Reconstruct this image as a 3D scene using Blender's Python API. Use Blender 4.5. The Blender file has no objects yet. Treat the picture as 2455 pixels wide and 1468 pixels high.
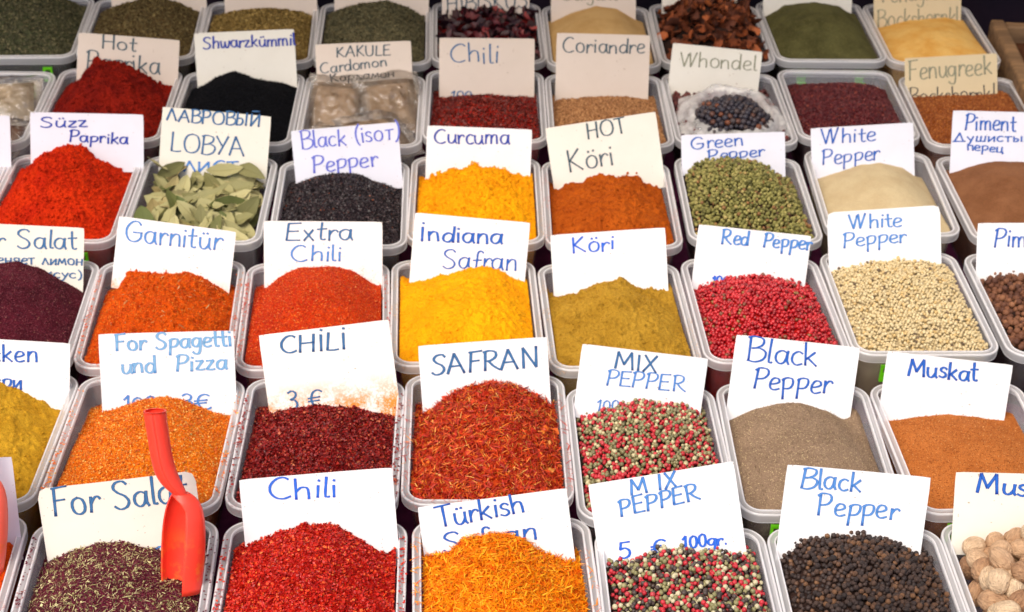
import bpy, math, random
import numpy as np
from mathutils import Matrix, Vector

random.seed(7)
RNG = np.random.default_rng(11)
scene = bpy.context.scene
COL = scene.collection
R_ = math.radians

# ------------------------------------------------------------------ camera
FPX, IW, IH = 4000.0, 2455.0, 1468.0
PITCH, YAW, ROLL = 0.58019, 0.05108, 0.02851
CAM = np.array([0.43405, -0.95522, 1.00234])
_f = np.array([math.sin(YAW) * math.cos(PITCH), math.cos(YAW) * math.cos(PITCH), -math.sin(PITCH)])
_r = np.array([math.cos(YAW), -math.sin(YAW), 0.0])
_u = np.cross(_r, _f)
RIGHT = math.cos(ROLL) * _r + math.sin(ROLL) * _u
UP = -math.sin(ROLL) * _r + math.cos(ROLL) * _u
FWD = _f
cd = bpy.data.cameras.new('camera')
cam = bpy.data.objects.new('camera', cd)
COL.objects.link(cam)
cam.matrix_world = Matrix(((RIGHT[0], UP[0], -FWD[0], CAM[0]), (RIGHT[1], UP[1], -FWD[1], CAM[1]),
                           (RIGHT[2], UP[2], -FWD[2], CAM[2]), (0, 0, 0, 1)))
cd.sensor_width = 36.0
cd.lens = FPX * 36.0 / IW
cd.clip_start = 0.02
cd.clip_end = 200.0
cd.dof.use_dof = True
cd.dof.focus_distance = 1.37
cd.dof.aperture_fstop = 13.0
scene.camera = cam

# ------------------------------------------------------------------ world, sun, exposure
world = bpy.data.worlds.new("World")
scene.world = world
world.use_nodes = True
wn = world.node_tree
SUN_EL, SUN_AZ = R_(58), R_(220)         # azimuth clockwise from +Y: behind and left of the photographer
sky = wn.nodes.new('ShaderNodeTexSky')
sky.sky_type = 'NISHITA'
sky.sun_disc = False
sky.sun_elevation = SUN_EL
sky.sun_rotation = SUN_AZ
sky.air_density = 1.0
sky.dust_density = 5.0
sky.ozone_density = 0.4
wn.links.new(sky.outputs[0], wn.nodes['Background'].inputs['Color'])
wn.nodes['Background'].inputs['Strength'].default_value = 0.145
sd = bpy.data.lights.new('sun', 'SUN')
sd.energy = 1.5
sd.angle = R_(28)
sd.color = (1.0, 0.93, 0.84)
sun = bpy.data.objects.new('sun', sd)
COL.objects.link(sun)
_sd = Vector((math.sin(SUN_AZ) * math.cos(SUN_EL), math.cos(SUN_AZ) * math.cos(SUN_EL), math.sin(SUN_EL)))
sun.rotation_euler = _sd.to_track_quat('Z', 'Y').to_euler()
scene.view_settings.view_transform = 'Standard'
scene.view_settings.look = 'None'
scene.view_settings.gamma = 1.0
scene.view_settings.exposure = 0.46
scene.render.engine = 'CYCLES'
scene.cycles.transparent_max_bounces = 16
scene.cycles.max_bounces = 8
scene.cycles.diffuse_bounces = 3
scene.cycles.use_denoising = True


# ------------------------------------------------------------------ projection helpers (photograph pixels <-> world)
def ray(px, py):
    d = FWD + RIGHT * (px - IW / 2) / FPX - UP * (py - IH / 2) / FPX
    return d


def on_plane(px, py, p0, n):
    d = ray(px, py)
    t = np.dot(np.asarray(p0) - CAM, n) / np.dot(d, n)
    return CAM + d * t


def to_px(P):
    d = np.asarray(P, float) - CAM
    z = d @ FWD
    return np.stack([IW / 2 + FPX * (d @ RIGHT) / z, IH / 2 - FPX * (d @ UP) / z], -1), z


# ------------------------------------------------------------------ noise
_L = np.random.default_rng(5).random((64, 256, 256))[:12]


def vnoise(x, y, k=0):
    L = _L[k % 12]
    xi = np.floor(x).astype(int); yi = np.floor(y).astype(int)
    fx = x - xi; fy = y - yi
    fx = fx * fx * (3 - 2 * fx); fy = fy * fy * (3 - 2 * fy)
    a = L[xi & 255, yi & 255]; b = L[(xi + 1) & 255, yi & 255]
    c = L[xi & 255, (yi + 1) & 255]; d = L[(xi + 1) & 255, (yi + 1) & 255]
    return (a * (1 - fx) + b * fx) * (1 - fy) + (c * (1 - fx) + d * fx) * fy - 0.5


def fbm(x, y, k=0, octaves=4, gain=0.5):
    s = 0; a = 1.0; q = 1.0
    for i in range(octaves):
        s = s + a * vnoise(x * q + 17.3 * i, y * q - 9.1 * i, k + i)
        a *= gain; q *= 2.03
    return s


# ------------------------------------------------------------------ mesh helpers
def mesh_np(name, V, F, attr=None, smooth=True, extra=None):
    """V (n,3); F (m,k) constant k, or list of arrays of different k"""
    me = bpy.data.meshes.new(name)
    V = np.asarray(V, np.float32)
    Fs = [F] if isinstance(F, np.ndarray) else F
    Fs = [np.asarray(f, np.int32) for f in Fs if len(f)]
    nl = sum(f.size for f in Fs); npoly = sum(len(f) for f in Fs)
    me.vertices.add(len(V)); me.vertices.foreach_set('co', V.ravel())
    me.loops.add(nl); me.loops.foreach_set('vertex_index', np.concatenate([f.ravel() for f in Fs]))
    me.polygons.add(npoly)
    tot = np.concatenate([np.full(len(f), f.shape[1], np.int32) for f in Fs])
    st = np.concatenate([[0], np.cumsum(tot)[:-1]]).astype(np.int32)
    me.polygons.foreach_set('loop_start', st)
    me.polygons.foreach_set('loop_total', tot)
    me.polygons.foreach_set('use_smooth', np.full(npoly, smooth, bool))
    me.update(calc_edges=True)
    if attr is not None:
        a = me.attributes.new('rnd', 'FLOAT', 'POINT')
        a.data.foreach_set('value', np.asarray(attr, np.float32).ravel())
    for nm, vals in (extra or {}).items():
        a = me.attributes.new(nm, 'FLOAT', 'POINT')
        a.data.foreach_set('value', np.asarray(vals, np.float32).ravel())
    return me


def link(name, me, mat=None, parent=None, loc=None, rz=None):
    o = bpy.data.objects.new(name, me)
    COL.objects.link(o)
    if mat is not None and me is not None and len(me.materials) == 0:
        me.materials.append(mat)
    if parent is not None:
        o.parent = parent
    if loc is not None:
        o.location = loc
    if rz is not None:
        o.rotation_euler = (0, 0, rz)
    return o


def tag(o, label, cat, group=None, kind=None):
    o['label'] = label; o['category'] = cat
    if group: o['group'] = group
    if kind: o['kind'] = kind
    return o


def ico(sub):
    import bmesh
    bm = bmesh.new()
    bmesh.ops.create_icosphere(bm, subdivisions=sub, radius=1.0)
    V = np.array([v.co[:] for v in bm.verts]); F = np.array([[v.index for v in f.verts] for f in bm.faces])
    bm.free()
    return V, F


ICO1, ICO2, ICO3, ICO4 = ico(1), ico(2), ico(3), ico(4)
OCT = (np.array([[1, 0, 0], [-1, 0, 0], [0, 1, 0], [0, -1, 0], [0, 0, 1], [0, 0, -1]], float),
       np.array([[0, 2, 4], [2, 1, 4], [1, 3, 4], [3, 0, 4], [2, 0, 5], [1, 2, 5], [3, 1, 5], [0, 3, 5]]))
TET = (np.array([[1, 0, -.5], [-.6, .8, -.5], [-.6, -.8, -.5], [0, 0, 1]], float),
       np.array([[0, 1, 3], [1, 2, 3], [2, 0, 3], [0, 2, 1]]))
FLAKE = (np.array([[1, .2, .1], [.3, .9, -.15], [-.8, .7, .12], [-1, -.5, -.1], [.2, -.9, .15]], float),
         np.array([[0, 1, 2], [0, 2, 3], [0, 3, 4]]))
SLIVER = (np.array([[-1, -.07, 0], [-1, .07, 0], [-.35, .1, .10], [-.35, -.1, .10], [.35, .09, .09], [.35, -.09, .09], [1, .03, 0], [1, -.03, 0]], float),
          np.array([[0, 1, 2], [0, 2, 3], [3, 2, 4], [3, 4, 5], [5, 4, 6], [5, 6, 7]]))


def rand_rots(n, rng):
    q = rng.normal(size=(n, 4)); q /= np.linalg.norm(q, axis=1)[:, None]
    w, x, y, z = q.T
    return np.stack([1 - 2 * (y * y + z * z), 2 * (x * y - z * w), 2 * (x * z + y * w),
                     2 * (x * y + z * w), 1 - 2 * (x * x + z * z), 2 * (y * z - x * w),
                     2 * (x * z - y * w), 2 * (y * z + x * w), 1 - 2 * (x * x + y * y)], 1).reshape(n, 3, 3)


def flat_rots(N, tilt, rng):
    """random spin about N with random tilt (rad sigma)"""
    n = len(N)
    t = rng.normal(size=(n, 3)) * tilt
    Z = N + t; Z /= np.linalg.norm(Z, axis=1)[:, None]
    a = rng.normal(size=(n, 3)); X = a - (a * Z).sum(1)[:, None] * Z
    X /= np.linalg.norm(X, axis=1)[:, None]
    Y = np.cross(Z, X)
    return np.stack([X, Y, Z], 2)


def stamp(tmpl, P, Rm, S):
    """copy template at every P with rotation Rm and scale S (n,3)"""
    V, F = tmpl
    n = len(P); k = len(V)
    loc = V[None] * S[:, None, :]
    W = np.einsum('nij,nkj->nki', Rm, loc) + P[:, None, :]
    FF = (F[None] + (np.arange(n) * k)[:, None, None]).reshape(-1, F.shape[1])
    return W.reshape(-1, 3), FF


# ------------------------------------------------------------------ materials
def lin(c):
    return tuple((v / 255 / 12.92) if v / 255 <= 0.04045 else ((v / 255 + .055) / 1.055) ** 2.4 for v in c)


class NT:
    def __init__(self, name):
        self.m = bpy.data.materials.new(name); self.m.use_nodes = True
        self.t = self.m.node_tree; self.b = self.t.nodes['Principled BSDF']; self.out = self.t.nodes['Material Output']

    def n(self, typ, **kw):
        x = self.t.nodes.new(typ)
        for k, v in kw.items():
            if k in x.inputs.keys() if hasattr(x.inputs, 'keys') else False:
                x.inputs[k].default_value = v
            else:
                setattr(x, k, v)
        return x

    def l(self, a, b):
        self.t.links.new(a, b)

    def noise(self, scale, detail=3, rough=.6, vec=None):
        x = self.t.nodes.new('ShaderNodeTexNoise')
        x.inputs['Scale'].default_value = scale; x.inputs['Detail'].default_value = detail
        x.inputs['Roughness'].default_value = rough
        if vec is None: vec = self.coord()
        self.l(vec, x.inputs['Vector'])
        return x.outputs['Fac']

    def coord(self):
        if not hasattr(self, '_c'):
            self._c = self.t.nodes.new('ShaderNodeTexCoord').outputs['Object']
        return self._c

    def ramp(self, fac, stops, interp='LINEAR'):
        x = self.t.nodes.new('ShaderNodeValToRGB'); x.color_ramp.interpolation = interp
        e = x.color_ramp.elements
        while len(e) < len(stops): e.new(0.5)
        for i, (p, c) in enumerate(stops):
            e[i].position = p; e[i].color = (*c, 1) if len(c) == 3 else c
        self.l(fac, x.inputs['Fac'])
        return x.outputs['Color']

    def mix(self, fac, a, b, mode='MIX'):
        x = self.t.nodes.new('ShaderNodeMix'); x.data_type = 'RGBA'; x.blend_type = mode
        for s, v in ((x.inputs[0], fac), (x.inputs[6], a), (x.inputs[7], b)):
            if hasattr(v, 'is_linked') or hasattr(v, 'links'): self.l(v, s)
            elif isinstance(v, (int, float)): s.default_value = v
            else: s.default_value = (*v, 1)
        return x.outputs[2]

    def math(self, op, a, b=0.0):
        x = self.t.nodes.new('ShaderNodeMath'); x.operation = op
        for s, v in ((x.inputs[0], a), (x.inputs[1], b)):
            if isinstance(v, (int, float)): s.default_value = v
            else: self.l(v, s)
        return x.outputs[0]

    def bump(self, h, strength, dist=0.001, normal=None):
        x = self.t.nodes.new('ShaderNodeBump'); x.inputs['Strength'].default_value = strength
        x.inputs['Distance'].default_value = dist
        self.l(h, x.inputs['Height'])
        if normal is not None: self.l(normal, x.inputs['Normal'])
        self.l(x.outputs[0], self.b.inputs['Normal'])
        return x.outputs[0]

    def attr(self, name):
        x = self.t.nodes.new('ShaderNodeAttribute'); x.attribute_name = name
        return x.outputs['Fac']

    def set(self, **kw):
        for k, v in kw.items():
            self.b.inputs[k.replace('_', ' ')].default_value = (*v, 1) if k == 'Base_Color' and len(v) == 3 else v


def sc(c, k):
    return tuple(min(1.0, v * k) for v in c)


def powder_mat(name, rgb, rgb2=None, spec=None, spec_amt=0.0, grain=900, bump=.5, var=.22):
    """ground spice: base colour, slightly lighter/darker blotches, fine grain relief, optional specks"""
    t = NT(name); c = sc(lin(rgb), .86); c2 = sc(lin(rgb2), .86) if rgb2 else sc(c, 1 - var)
    big = t.noise(28, 4, .6)
    col = t.ramp(big, [(.36, c2), (.60, c)])
    fine = t.noise(grain, 2, .7)
    col = t.mix(1.0, col, t.ramp(fine, [(.3, (1 - var * 1.3,) * 3), (.7, (1 + var * .5,) * 3)]), 'MULTIPLY')
    if spec:
        sp = t.noise(grain * .8, 1, .5)
        msk = t.ramp(sp, [(.66 - spec_amt * .25, (0, 0, 0)), (.70 - spec_amt * .25, (1, 1, 1))])
        col = t.mix(msk, col, sc(lin(spec), .86))
    t.l(col, t.b.inputs['Base Color'])
    t.set(Roughness=.95, Specular_IOR_Level=.12)
    h = t.math('ADD', t.math('MULTIPLY', fine, .6), t.math('MULTIPLY', t.noise(260, 3, .6), .9))
    t.bump(h, bump, .0016)
    return t.m


def piece_mat(name, stops, rough=.6, spec=.3, interp='LINEAR', tex=700, bump=.25, noisev=.25):
    """loose pieces: colour picked per piece by the rnd attribute"""
    t = NT(name)
    col = t.ramp(t.attr('rnd'), [(p, sc(lin(c), .88)) for p, c in stops], interp)
    n = t.noise(tex, 2, .6)
    col = t.mix(1.0, col, t.ramp(n, [(.3, (1 - noisev,) * 3), (.7, (1 + noisev * .4,) * 3)]), 'MULTIPLY')
    t.l(col, t.b.inputs['Base Color'])
    t.set(Roughness=rough, Specular_IOR_Level=spec)
    if bump: t.bump(n, bump, .0008)
    return t.m


# ------------------------------------------------------------------ layout of the stall (metres)
BW, BD, BH = 0.1585, 0.2055, 0.074        # outer rim width, depth, tub height
DZ = 0.00966                              # each row stands a little higher than the one before
BOX = {
(0,0):(-0.0150,0.1206,0.020,0.1573),
(0,1):(0.1525,0.1141,0.017,0.1662), (0,2):(0.3214,0.1120,-0.002,0.1654), (0,3):(0.4909,0.1139,0.018,0.1627), (0,4):(0.6505,0.0993,-0.001,0.1560),
(0,5):(0.8091,0.0984,-0.009,0.1604), (0,6):(0.9686,0.1039,-0.011,0.1579), (1,0):(-0.0110,0.3311,-0.046,0.1582),
(1,1):(0.1525,0.3227,-0.036,0.1662), (1,2):(0.3173,0.3193,-0.020,0.1593), (1,3):(0.4783,0.3263,-0.007,0.1612), (1,4):(0.6344,0.3041,-0.000,0.1502),
(1,5):(0.7875,0.3090,-0.022,0.1554), (1,6):(0.9497,0.3111,0.024,0.1588), (1,7):(1.1089,0.3111,0.000,0.1585), (2,0):(-0.0196,0.5305,0.000,0.1585),
(2,1):(0.1405,0.5305,0.022,0.1606), (2,2):(0.3013,0.5271,0.028,0.1578), (2,3):(0.4606,0.5334,0.015,0.1600), (2,4):(0.6222,0.5262,0.024,0.1583),
(2,5):(0.7820,0.5381,0.020,0.1562), (2,6):(0.9409,0.5515,0.002,0.1571), (2,7):(1.1053,0.5482,-0.006,0.1583), (3,-1):(-0.1663,0.7584,0.000,0.1585), (3,0):(-0.0074,0.7584,-0.023,0.1583),
(3,1):(0.1540,0.7562,-0.024,0.1610), (3,2):(0.3179,0.7471,-0.002,0.1571), (3,3):(0.4755,0.7579,-0.017,0.1573), (3,4):(0.6329,0.7485,-0.021,0.1568),
(3,5):(0.7964,0.7606,-0.021,0.1552), (3,6):(0.9606,0.7789,-0.039,0.1573), (3,7):(1.1248,0.7642,-0.009,0.1579), (4,-1):(-0.1498,0.9732,-0.007,0.1586), (4,0):(0.0118,0.9824,-0.014,0.1611),
(4,1):(0.1740,0.9746,-0.022,0.1588), (4,2):(0.3336,0.9704,-0.019,0.1575), (4,3):(0.4911,0.9847,-0.022,0.1567), (4,4):(0.6487,0.9743,-0.019,0.1569),
(4,5):(0.8051,0.9804,-0.007,0.1553), (4,6):(0.9633,0.9936,-0.015,0.1561), (4,7):(1.1250,0.9754,-0.021,0.1588), (5,-1):(-0.1353,1.1990,0.028,0.1601), (5,0):(0.0244,1.1974,0.022,0.1586),
(5,1):(0.1833,1.1879,0.016,0.1586), (5,2):(0.3420,1.1853,0.003,0.1579), (5,3):(0.4990,1.1922,0.002,0.1555), (5,4):(0.6545,1.1822,-0.007,0.1547),
(5,5):(0.8105,1.1916,-0.009,0.1566), (5,6):(0.9662,1.2044,0.000,0.1541), (5,7):(1.1222,1.1976,-0.010,0.1571),
}
WA, WB = BW / 2 - .0085, BD / 2 - .0085   # inner half sizes at the rim


def rr_ring(a, b, rc, z, n=6):
    """rounded rectangle loop"""
    pts = []
    for cx, cy, a0 in ((a - rc, b - rc, 0), (-a + rc, b - rc, 90), (-a + rc, -b + rc, 180), (a - rc, -b + rc, 270)):
        for i in range(n + 1):
            t = R_(a0 + 90 * i / n)
            pts.append((cx + rc * math.cos(t), cy + rc * math.sin(t), z))
    return pts


def loft(rings, close_last=True):
    V = np.array([p for r in rings for p in r]); n = len(rings[0]); F = []
    for k in range(len(rings) - 1):
        for i in range(n):
            j = (i + 1) % n
            F.append((k * n + i, k * n + j, (k + 1) * n + j, (k + 1) * n + i))
    Fs = [np.array(F)]
    if close_last:
        c = len(V); V = np.vstack([V, V[-n:].mean(0)])
        o = (len(rings) - 1) * n
        Fs.append(np.array([(o + i, o + (i + 1) % n, c) for i in range(n)]))
    return V, Fs


def tub_mat(name, fac, tint, dust=None, dust_amt=0.0, rough=.28, thick=False):
    """milky translucent polypropylene"""
    t = NT(name)
    col = tint
    fac_s = fac
    if thick: fac_s = fac = t.attr('thick')
    if dust:
        m = t.mix(1.0, t.ramp(t.noise(420, 3, .75), [(.56, (0, 0, 0)), (.60, (1, 1, 1))]),
                  t.ramp(t.noise(34, 2, .5), [(.56 - dust_amt * .2, (0, 0, 0)), (.66 - dust_amt * .2, (1, 1, 1))]), 'MULTIPLY')
        col = t.mix(m, tint, sc(lin(dust), .8))
        fac_s = t.math('MAXIMUM', fac, m)
        t.l(col, t.b.inputs['Base Color'])
    else:
        t.b.inputs['Base Color'].default_value = (*tint, 1)
    t.set(Roughness=rough, Specular_IOR_Level=.75)
    t.bump(t.noise(90, 3, .6), .10, .0012)
    tr = t.t.nodes.new('ShaderNodeBsdfTransparent'); tr.inputs[0].default_value = (.93, .93, .94, 1)
    tl = t.t.nodes.new('ShaderNodeBsdfTranslucent')
    tl.inputs[0].default_value = (*tint, 1)
    a = t.t.nodes.new('ShaderNodeMixShader'); a.inputs[0].default_value = .42
    t.l(t.b.outputs[0], a.inputs[1]); t.l(tl.outputs[0], a.inputs[2])
    m2 = t.t.nodes.new('ShaderNodeMixShader')
    if isinstance(fac_s, float): m2.inputs[0].default_value = fac_s
    else: t.l(fac_s, m2.inputs[0])
    t.l(tr.outputs[0], m2.inputs[1]); t.l(a.outputs[0], m2.inputs[2])
    t.l(m2.outputs[0], t.out.inputs['Surface'])
    return t.m


TINT = (.92, .92, .94)
M_WALL = tub_mat('tub_wall_plastic', .20, (.88, .88, .92), rough=.2)
M_RIM = tub_mat('tub_rim_plastic', .52, TINT, rough=.11, thick=True)
M_RIMD = {}


def rim_mat(dust):
    if dust is None: return M_RIM
    if dust not in M_RIMD:
        M_RIMD[dust] = tub_mat('tub_rim_dusted', .52, TINT, dust, .45, .11, True)
    return M_RIMD[dust]


t = NT('green_clip_plastic'); t.set(Base_Color=lin((110, 215, 25)), Roughness=.3); M_CLIP = t.m


def make_tub_meshes():
    a, b = BW / 2, BD / 2
    # body: thin wall inside + outside, floor
    ins = [rr_ring(a - .0075, b - .0075, .016, -.0005), rr_ring(a - .0085, b - .0085, .016, -.014),
           rr_ring(a - .0100, b - .0100, .015, -.0150), rr_ring(a - .0140, b - .0150, .014, -BH + .004), rr_ring(a - .019, b - .020, .012, -BH + .0012)]
    outs = [rr_ring(a - .0062, b - .0062, .0165, -.0035), rr_ring(a - .0072, b - .0072, .0165, -.0165),
            rr_ring(a - .0088, b - .0088, .0160, -.0180), rr_ring(a - .0125, b - .0135, .015, -BH + .003), rr_ring(a - .018, b - .019, .013, -BH)]
    V1, F1 = loft(ins[::1]); V2, F2 = loft(outs)
    F1 = [f[:, ::-1] for f in F1]
    V = np.vstack([V1, V2]); Fs = F1 + [f + len(V1) for f in F2]
    wall = mesh_np('tub_body', V, Fs)
    # rim: rolled flange then a skirt, as a closed strip
    prof = [(.0079, -.0030, .55), (.0079, .0004, .97), (.0074, .0012, .97), (.0066, .0012, .97), (.0060, .0003, .50), (.0026, .0002, .44), (.0019, .0009, .92),
            (.0008, .0009, .97), (.0001, .0001, .85), (0, -.0012, .50), (.0002, -.0084, .44), (.0003, -.0092, .95), (.0010, -.0097, .95), (.0016, -.0090, .9)]
    rings = [rr_ring(a - d, b - d, .0225 - d, z, 8) for d, z, _ in prof]
    V, F = loft(rings, False)
    rim = mesh_np('tub_rim', V, F, extra={'thick': np.repeat([q for _, _, q in prof], len(rings[0]))})
    # latch: small green hook outside the wall with a cross bar
    bxs = []
    def bx(x0, x1, y0, y1, z0, z1):
        V = np.array([(x, y, z) for z in (z0, z1) for y in (y0, y1) for x in (x0, x1)])
        F = np.array([(0, 2, 3, 1), (4, 5, 7, 6), (0, 1, 5, 4), (2, 6, 7, 3), (0, 4, 6, 2), (1, 3, 7, 5)])
        bxs.append((V, F))
    bx(-.006, -.0035, -.0016, .0016, -.036, -.016); bx(.0035, .006, -.0016, .0016, -.036, -.016)
    bx(-.0035, .0035, -.0014, .0014, -.019, -.016); bx(-.0035, .0035, -.0016, .0016, -.036, -.026)
    o = 0; VV = []; FF = []
    for v, f in bxs:
        VV.append(v); FF.append(f + o); o += 8
    latch = mesh_np('latch', np.vstack(VV), np.vstack(FF), smooth=False)
    latch.materials.append(M_CLIP)
    return wall, rim, latch


TUB_WALL, TUB_RIM, LATCH = make_tub_meshes()
TUB_WALL.materials.append(M_WALL)
RIMS = {}


def box_pos(r, c):
    x, y, a, w = BOX[(r, c)]
    return np.array([x, y, r * DZ]), a


def box_sx(r, c):
    return BOX[(r, c)][3] / BW


def add_tub(r, c, label, dust=None):
    p, a = box_pos(r, c)
    e = link('plastic_tub', None, loc=p, rz=a); e.scale = (box_sx(r, c), 1, 1)
    tag(e, label, 'tub', 'clear plastic tubs set out in rows on the stall')
    link('tub_body', TUB_WALL, None, e)
    if dust not in RIMS:
        me = TUB_RIM.copy(); me.materials.append(rim_mat(dust)); RIMS[dust] = me
    link('rim', RIMS[dust], None, e)
    for sx in (-1, 1):
        for sy in (-1, 1):
            l = link('latch', LATCH, None, e, loc=(sx * BW * .26, sy * (BD / 2 - .0055), 0))
    return e


# ------------------------------------------------------------------ heaps
LEAN = R_(26)
CARD_N = np.array([0.0, -math.cos(LEAN), math.sin(LEAN)])     # cards lean back, facing the customer


def card_base(r, c, back=.030):
    p, a = box_pos(r, c)
    return p + np.array([-math.sin(a) * (BD / 2 - back), math.cos(a) * (BD / 2 - back), 0])


class Heap:
    def __init__(s, r, c, sil, bump=.012, rough=(.0010, 60), clump=0.0, front=-.0025, side=-.0055, back=.030, seed=0, warp=0.0):
        s.r, s.c = r, c
        s.p, s.a = box_pos(r, c); s.k = box_sx(r, c)
        s.bump, s.front, s.side, s.rough, s.clump, s.seed = bump, front, side, rough, clump, seed or (r * 13 + c * 5 + 3)
        s.warp = warp
        base = card_base(r, c, back)
        s.yc = BD / 2 - back
        xs, zs = [], []
        for px, py in sil:
            P = on_plane(px, py, base, np.array([0, -1.0, 0])) - s.p
            x = (P[0] * math.cos(s.a) + P[1] * math.sin(s.a)) / s.k
            xs.append(x); zs.append(P[2])
        o = np.argsort(xs); s.sx = np.array(xs)[o]; s.sz = np.clip(np.array(zs)[o], -.02, .035)

    def z(s, x, y, detail=True):
        u = np.clip(np.abs(x) / WA, 0, 1)
        xw = x + s.warp * fbm(x * 20 + s.seed, y * 20, s.seed) * .01
        hs = sum(np.interp(xw + d, s.sx, s.sz) * w for d, w in ((-.0025, .25), (0, .5), (.0025, .25)))
        hw = sum(np.interp(xw + d, s.sx, s.sz) for d in np.linspace(-.028, .028, 9)) / 9
        ty = np.clip((y + WB) / (s.yc + WB), 0, 1.05)
        kf = ty ** 5
        hc = hs * kf + hw * (1 - kf)
        hc = hc * (1 - u ** 10) + np.minimum(hc, s.side) * u ** 10
        t = np.clip((y + WB) / (s.yc + WB), 0, 1)
        g = np.sin(t * math.pi / 2) ** .9
        edge = s.front + (s.side - s.front) * np.minimum(t * 3, 1)
        prof = s.front * (1 - g) + hc * g
        z = prof + s.bump * np.sin(math.pi * np.clip(t, 0, 1)) * (1 - u ** 2.6)
        z = z * (1 - u ** 9) + np.minimum(z, s.side) * u ** 9
        back = np.clip((y - s.yc) / (WB - s.yc), 0, 1)
        z = z - .010 * back ** 1.3
        if detail:
            fade = 1 - .6 * u ** 9
            a, f = s.rough
            z = z + a * 3.2 * fbm(x * f * .35 + s.seed, y * f * .35, s.seed, 3) * fade
            z = z + a * 1.3 * fbm(x * f * 2.2 + s.seed, y * f * 2.2 + 3, s.seed + 2, 4, .6) * fade
            if s.clump:
                n = fbm(x * 130 + s.seed, y * 130, s.seed + 1, 3, .6)
                z = z + s.clump * np.maximum(n - .05, 0) * 6 * fade
                n2 = fbm(x * 330 + s.seed, y * 330, s.seed + 6, 2, .6)
                z = z + s.clump * np.maximum(n2, 0) * 3.2 * (fbm(x * 40, y * 40, s.seed + 2, 2) > -.1) * fade
                ri = np.abs(fbm(x * 34 + s.seed, y * 34 + 8, s.seed + 4, 3))       # broken ledges
                z = z - s.clump * 1.6 * np.exp(-(ri / .05) ** 2) * fade
        return z

    def normal(s, x, y):
        e = .0008
        gx = (s.z(x + e, y, False) - s.z(x - e, y, False)) / (2 * e)
        gy = (s.z(x, y + e, False) - s.z(x, y - e, False)) / (2 * e)
        N = np.stack([-gx, -gy, np.ones_like(gx)], 1)
        return N / np.linalg.norm(N, axis=1)[:, None]

    def surface(s, name, nx=96, ny=120, drop=0.0):
        """top sheet with the sides of the fill going down to the floor of the tub"""
        rc = .0155
        U, Vv = np.meshgrid(np.linspace(-1, 1, nx), np.linspace(-1, 1, ny))
        A, B = WA - .0012, WB - .0012
        x = U * A; y = Vv * B
        dx = np.abs(x) - (A - rc); dy = np.abs(y) - (B - rc)
        m = (dx > 0) & (dy > 0)
        d = np.maximum(dx, dy); h = np.hypot(dx, dy)
        k = np.where(m, d / np.maximum(h, 1e-9), 1)
        x = np.where(m, np.sign(x) * (A - rc + dx * k), x); y = np.where(m, np.sign(y) * (B - rc + dy * k), y)
        z = s.z(x.ravel(), y.ravel()) - drop
        V = np.stack([x.ravel(), y.ravel(), z], 1)
        idx = np.arange(nx * ny).reshape(ny, nx)
        F = np.stack([idx[:-1, :-1], idx[:-1, 1:], idx[1:, 1:], idx[1:, :-1]], -1).reshape(-1, 4)
        per = np.concatenate([idx[0, :-1], idx[:-1, -1], idx[-1, :0:-1], idx[:0:-1, 0]])
        P = V[per]; Vs = [V]; Fs = [F]; prev = per; off = len(V)
        for q in (.5, 1.0):
            W = P.copy(); zz = P[:, 2] * (1 - q) + (-BH + .004) * q
            sh = 1 - .075 * q - (.004 if q > 0 else 0)
            W[:, 0] *= sh; W[:, 1] *= 1 - .060 * q; W[:, 2] = zz
            Vs.append(W); cur = np.arange(len(per)) + off; off += len(per)
            n = len(per); i = np.arange(n); j = (i + 1) % n
            Fs.append(np.stack([prev[j], prev[i], cur[i], cur[j]], 1)); prev = cur
        return mesh_np(name, np.vstack(Vs), Fs)

    def sample(s, n, rng, margin=.0015):
        x = rng.uniform(-WA + margin, WA - margin, n * 2); y = rng.uniform(-WB + margin, WB - margin, n * 2)
        rc = .0155
        dx = np.abs(x) - (WA - rc); dy = np.abs(y) - (WB - rc)
        ok = ~((dx > 0) & (dy > 0) & (np.hypot(dx, dy) > rc - margin))
        x, y = x[ok][:n], y[ok][:n]
        return x, y

    def packed(s, r, rng, second=.38):
        """hex grid of round pieces with jitter, plus a broken second layer"""
        out = []
        d = r * 1.92
        for lay in (0, 1):
            xs = np.arange(-WA + r, WA - r, d); ys = np.arange(-WB + r, WB - r, d * .866)
            X, Y = np.meshgrid(xs, ys); X = X + (np.arange(len(ys))[:, None] % 2) * d / 2 + lay * d * .5
            X = X.ravel() + rng.normal(0, r * .30, X.size); Y = Y.ravel() + lay * d * .3 + rng.normal(0, r * .30, Y.size)
            rc = .0155
            dx = np.abs(X) - (WA - rc); dy = np.abs(Y) - (WB - rc)
            ok = (np.abs(X) < WA - r) & (np.abs(Y) < WB - r) & ~((dx > 0) & (dy > 0) & (np.hypot(dx, dy) > rc - r))
            if lay: ok &= rng.random(X.size) < second
            X, Y = X[ok], Y[ok]
            Z = s.z(X, Y, False) + lay * r * 1.15 + rng.normal(0, r * .30, len(X)) - r * .3
            a, f = s.rough
            Z = Z + a * 3 * fbm(X * f + s.seed, Y * f, s.seed, 3)
            out.append(np.stack([X, Y, Z, np.full(len(X), lay)], 1))
        return np.vstack(out)


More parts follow.
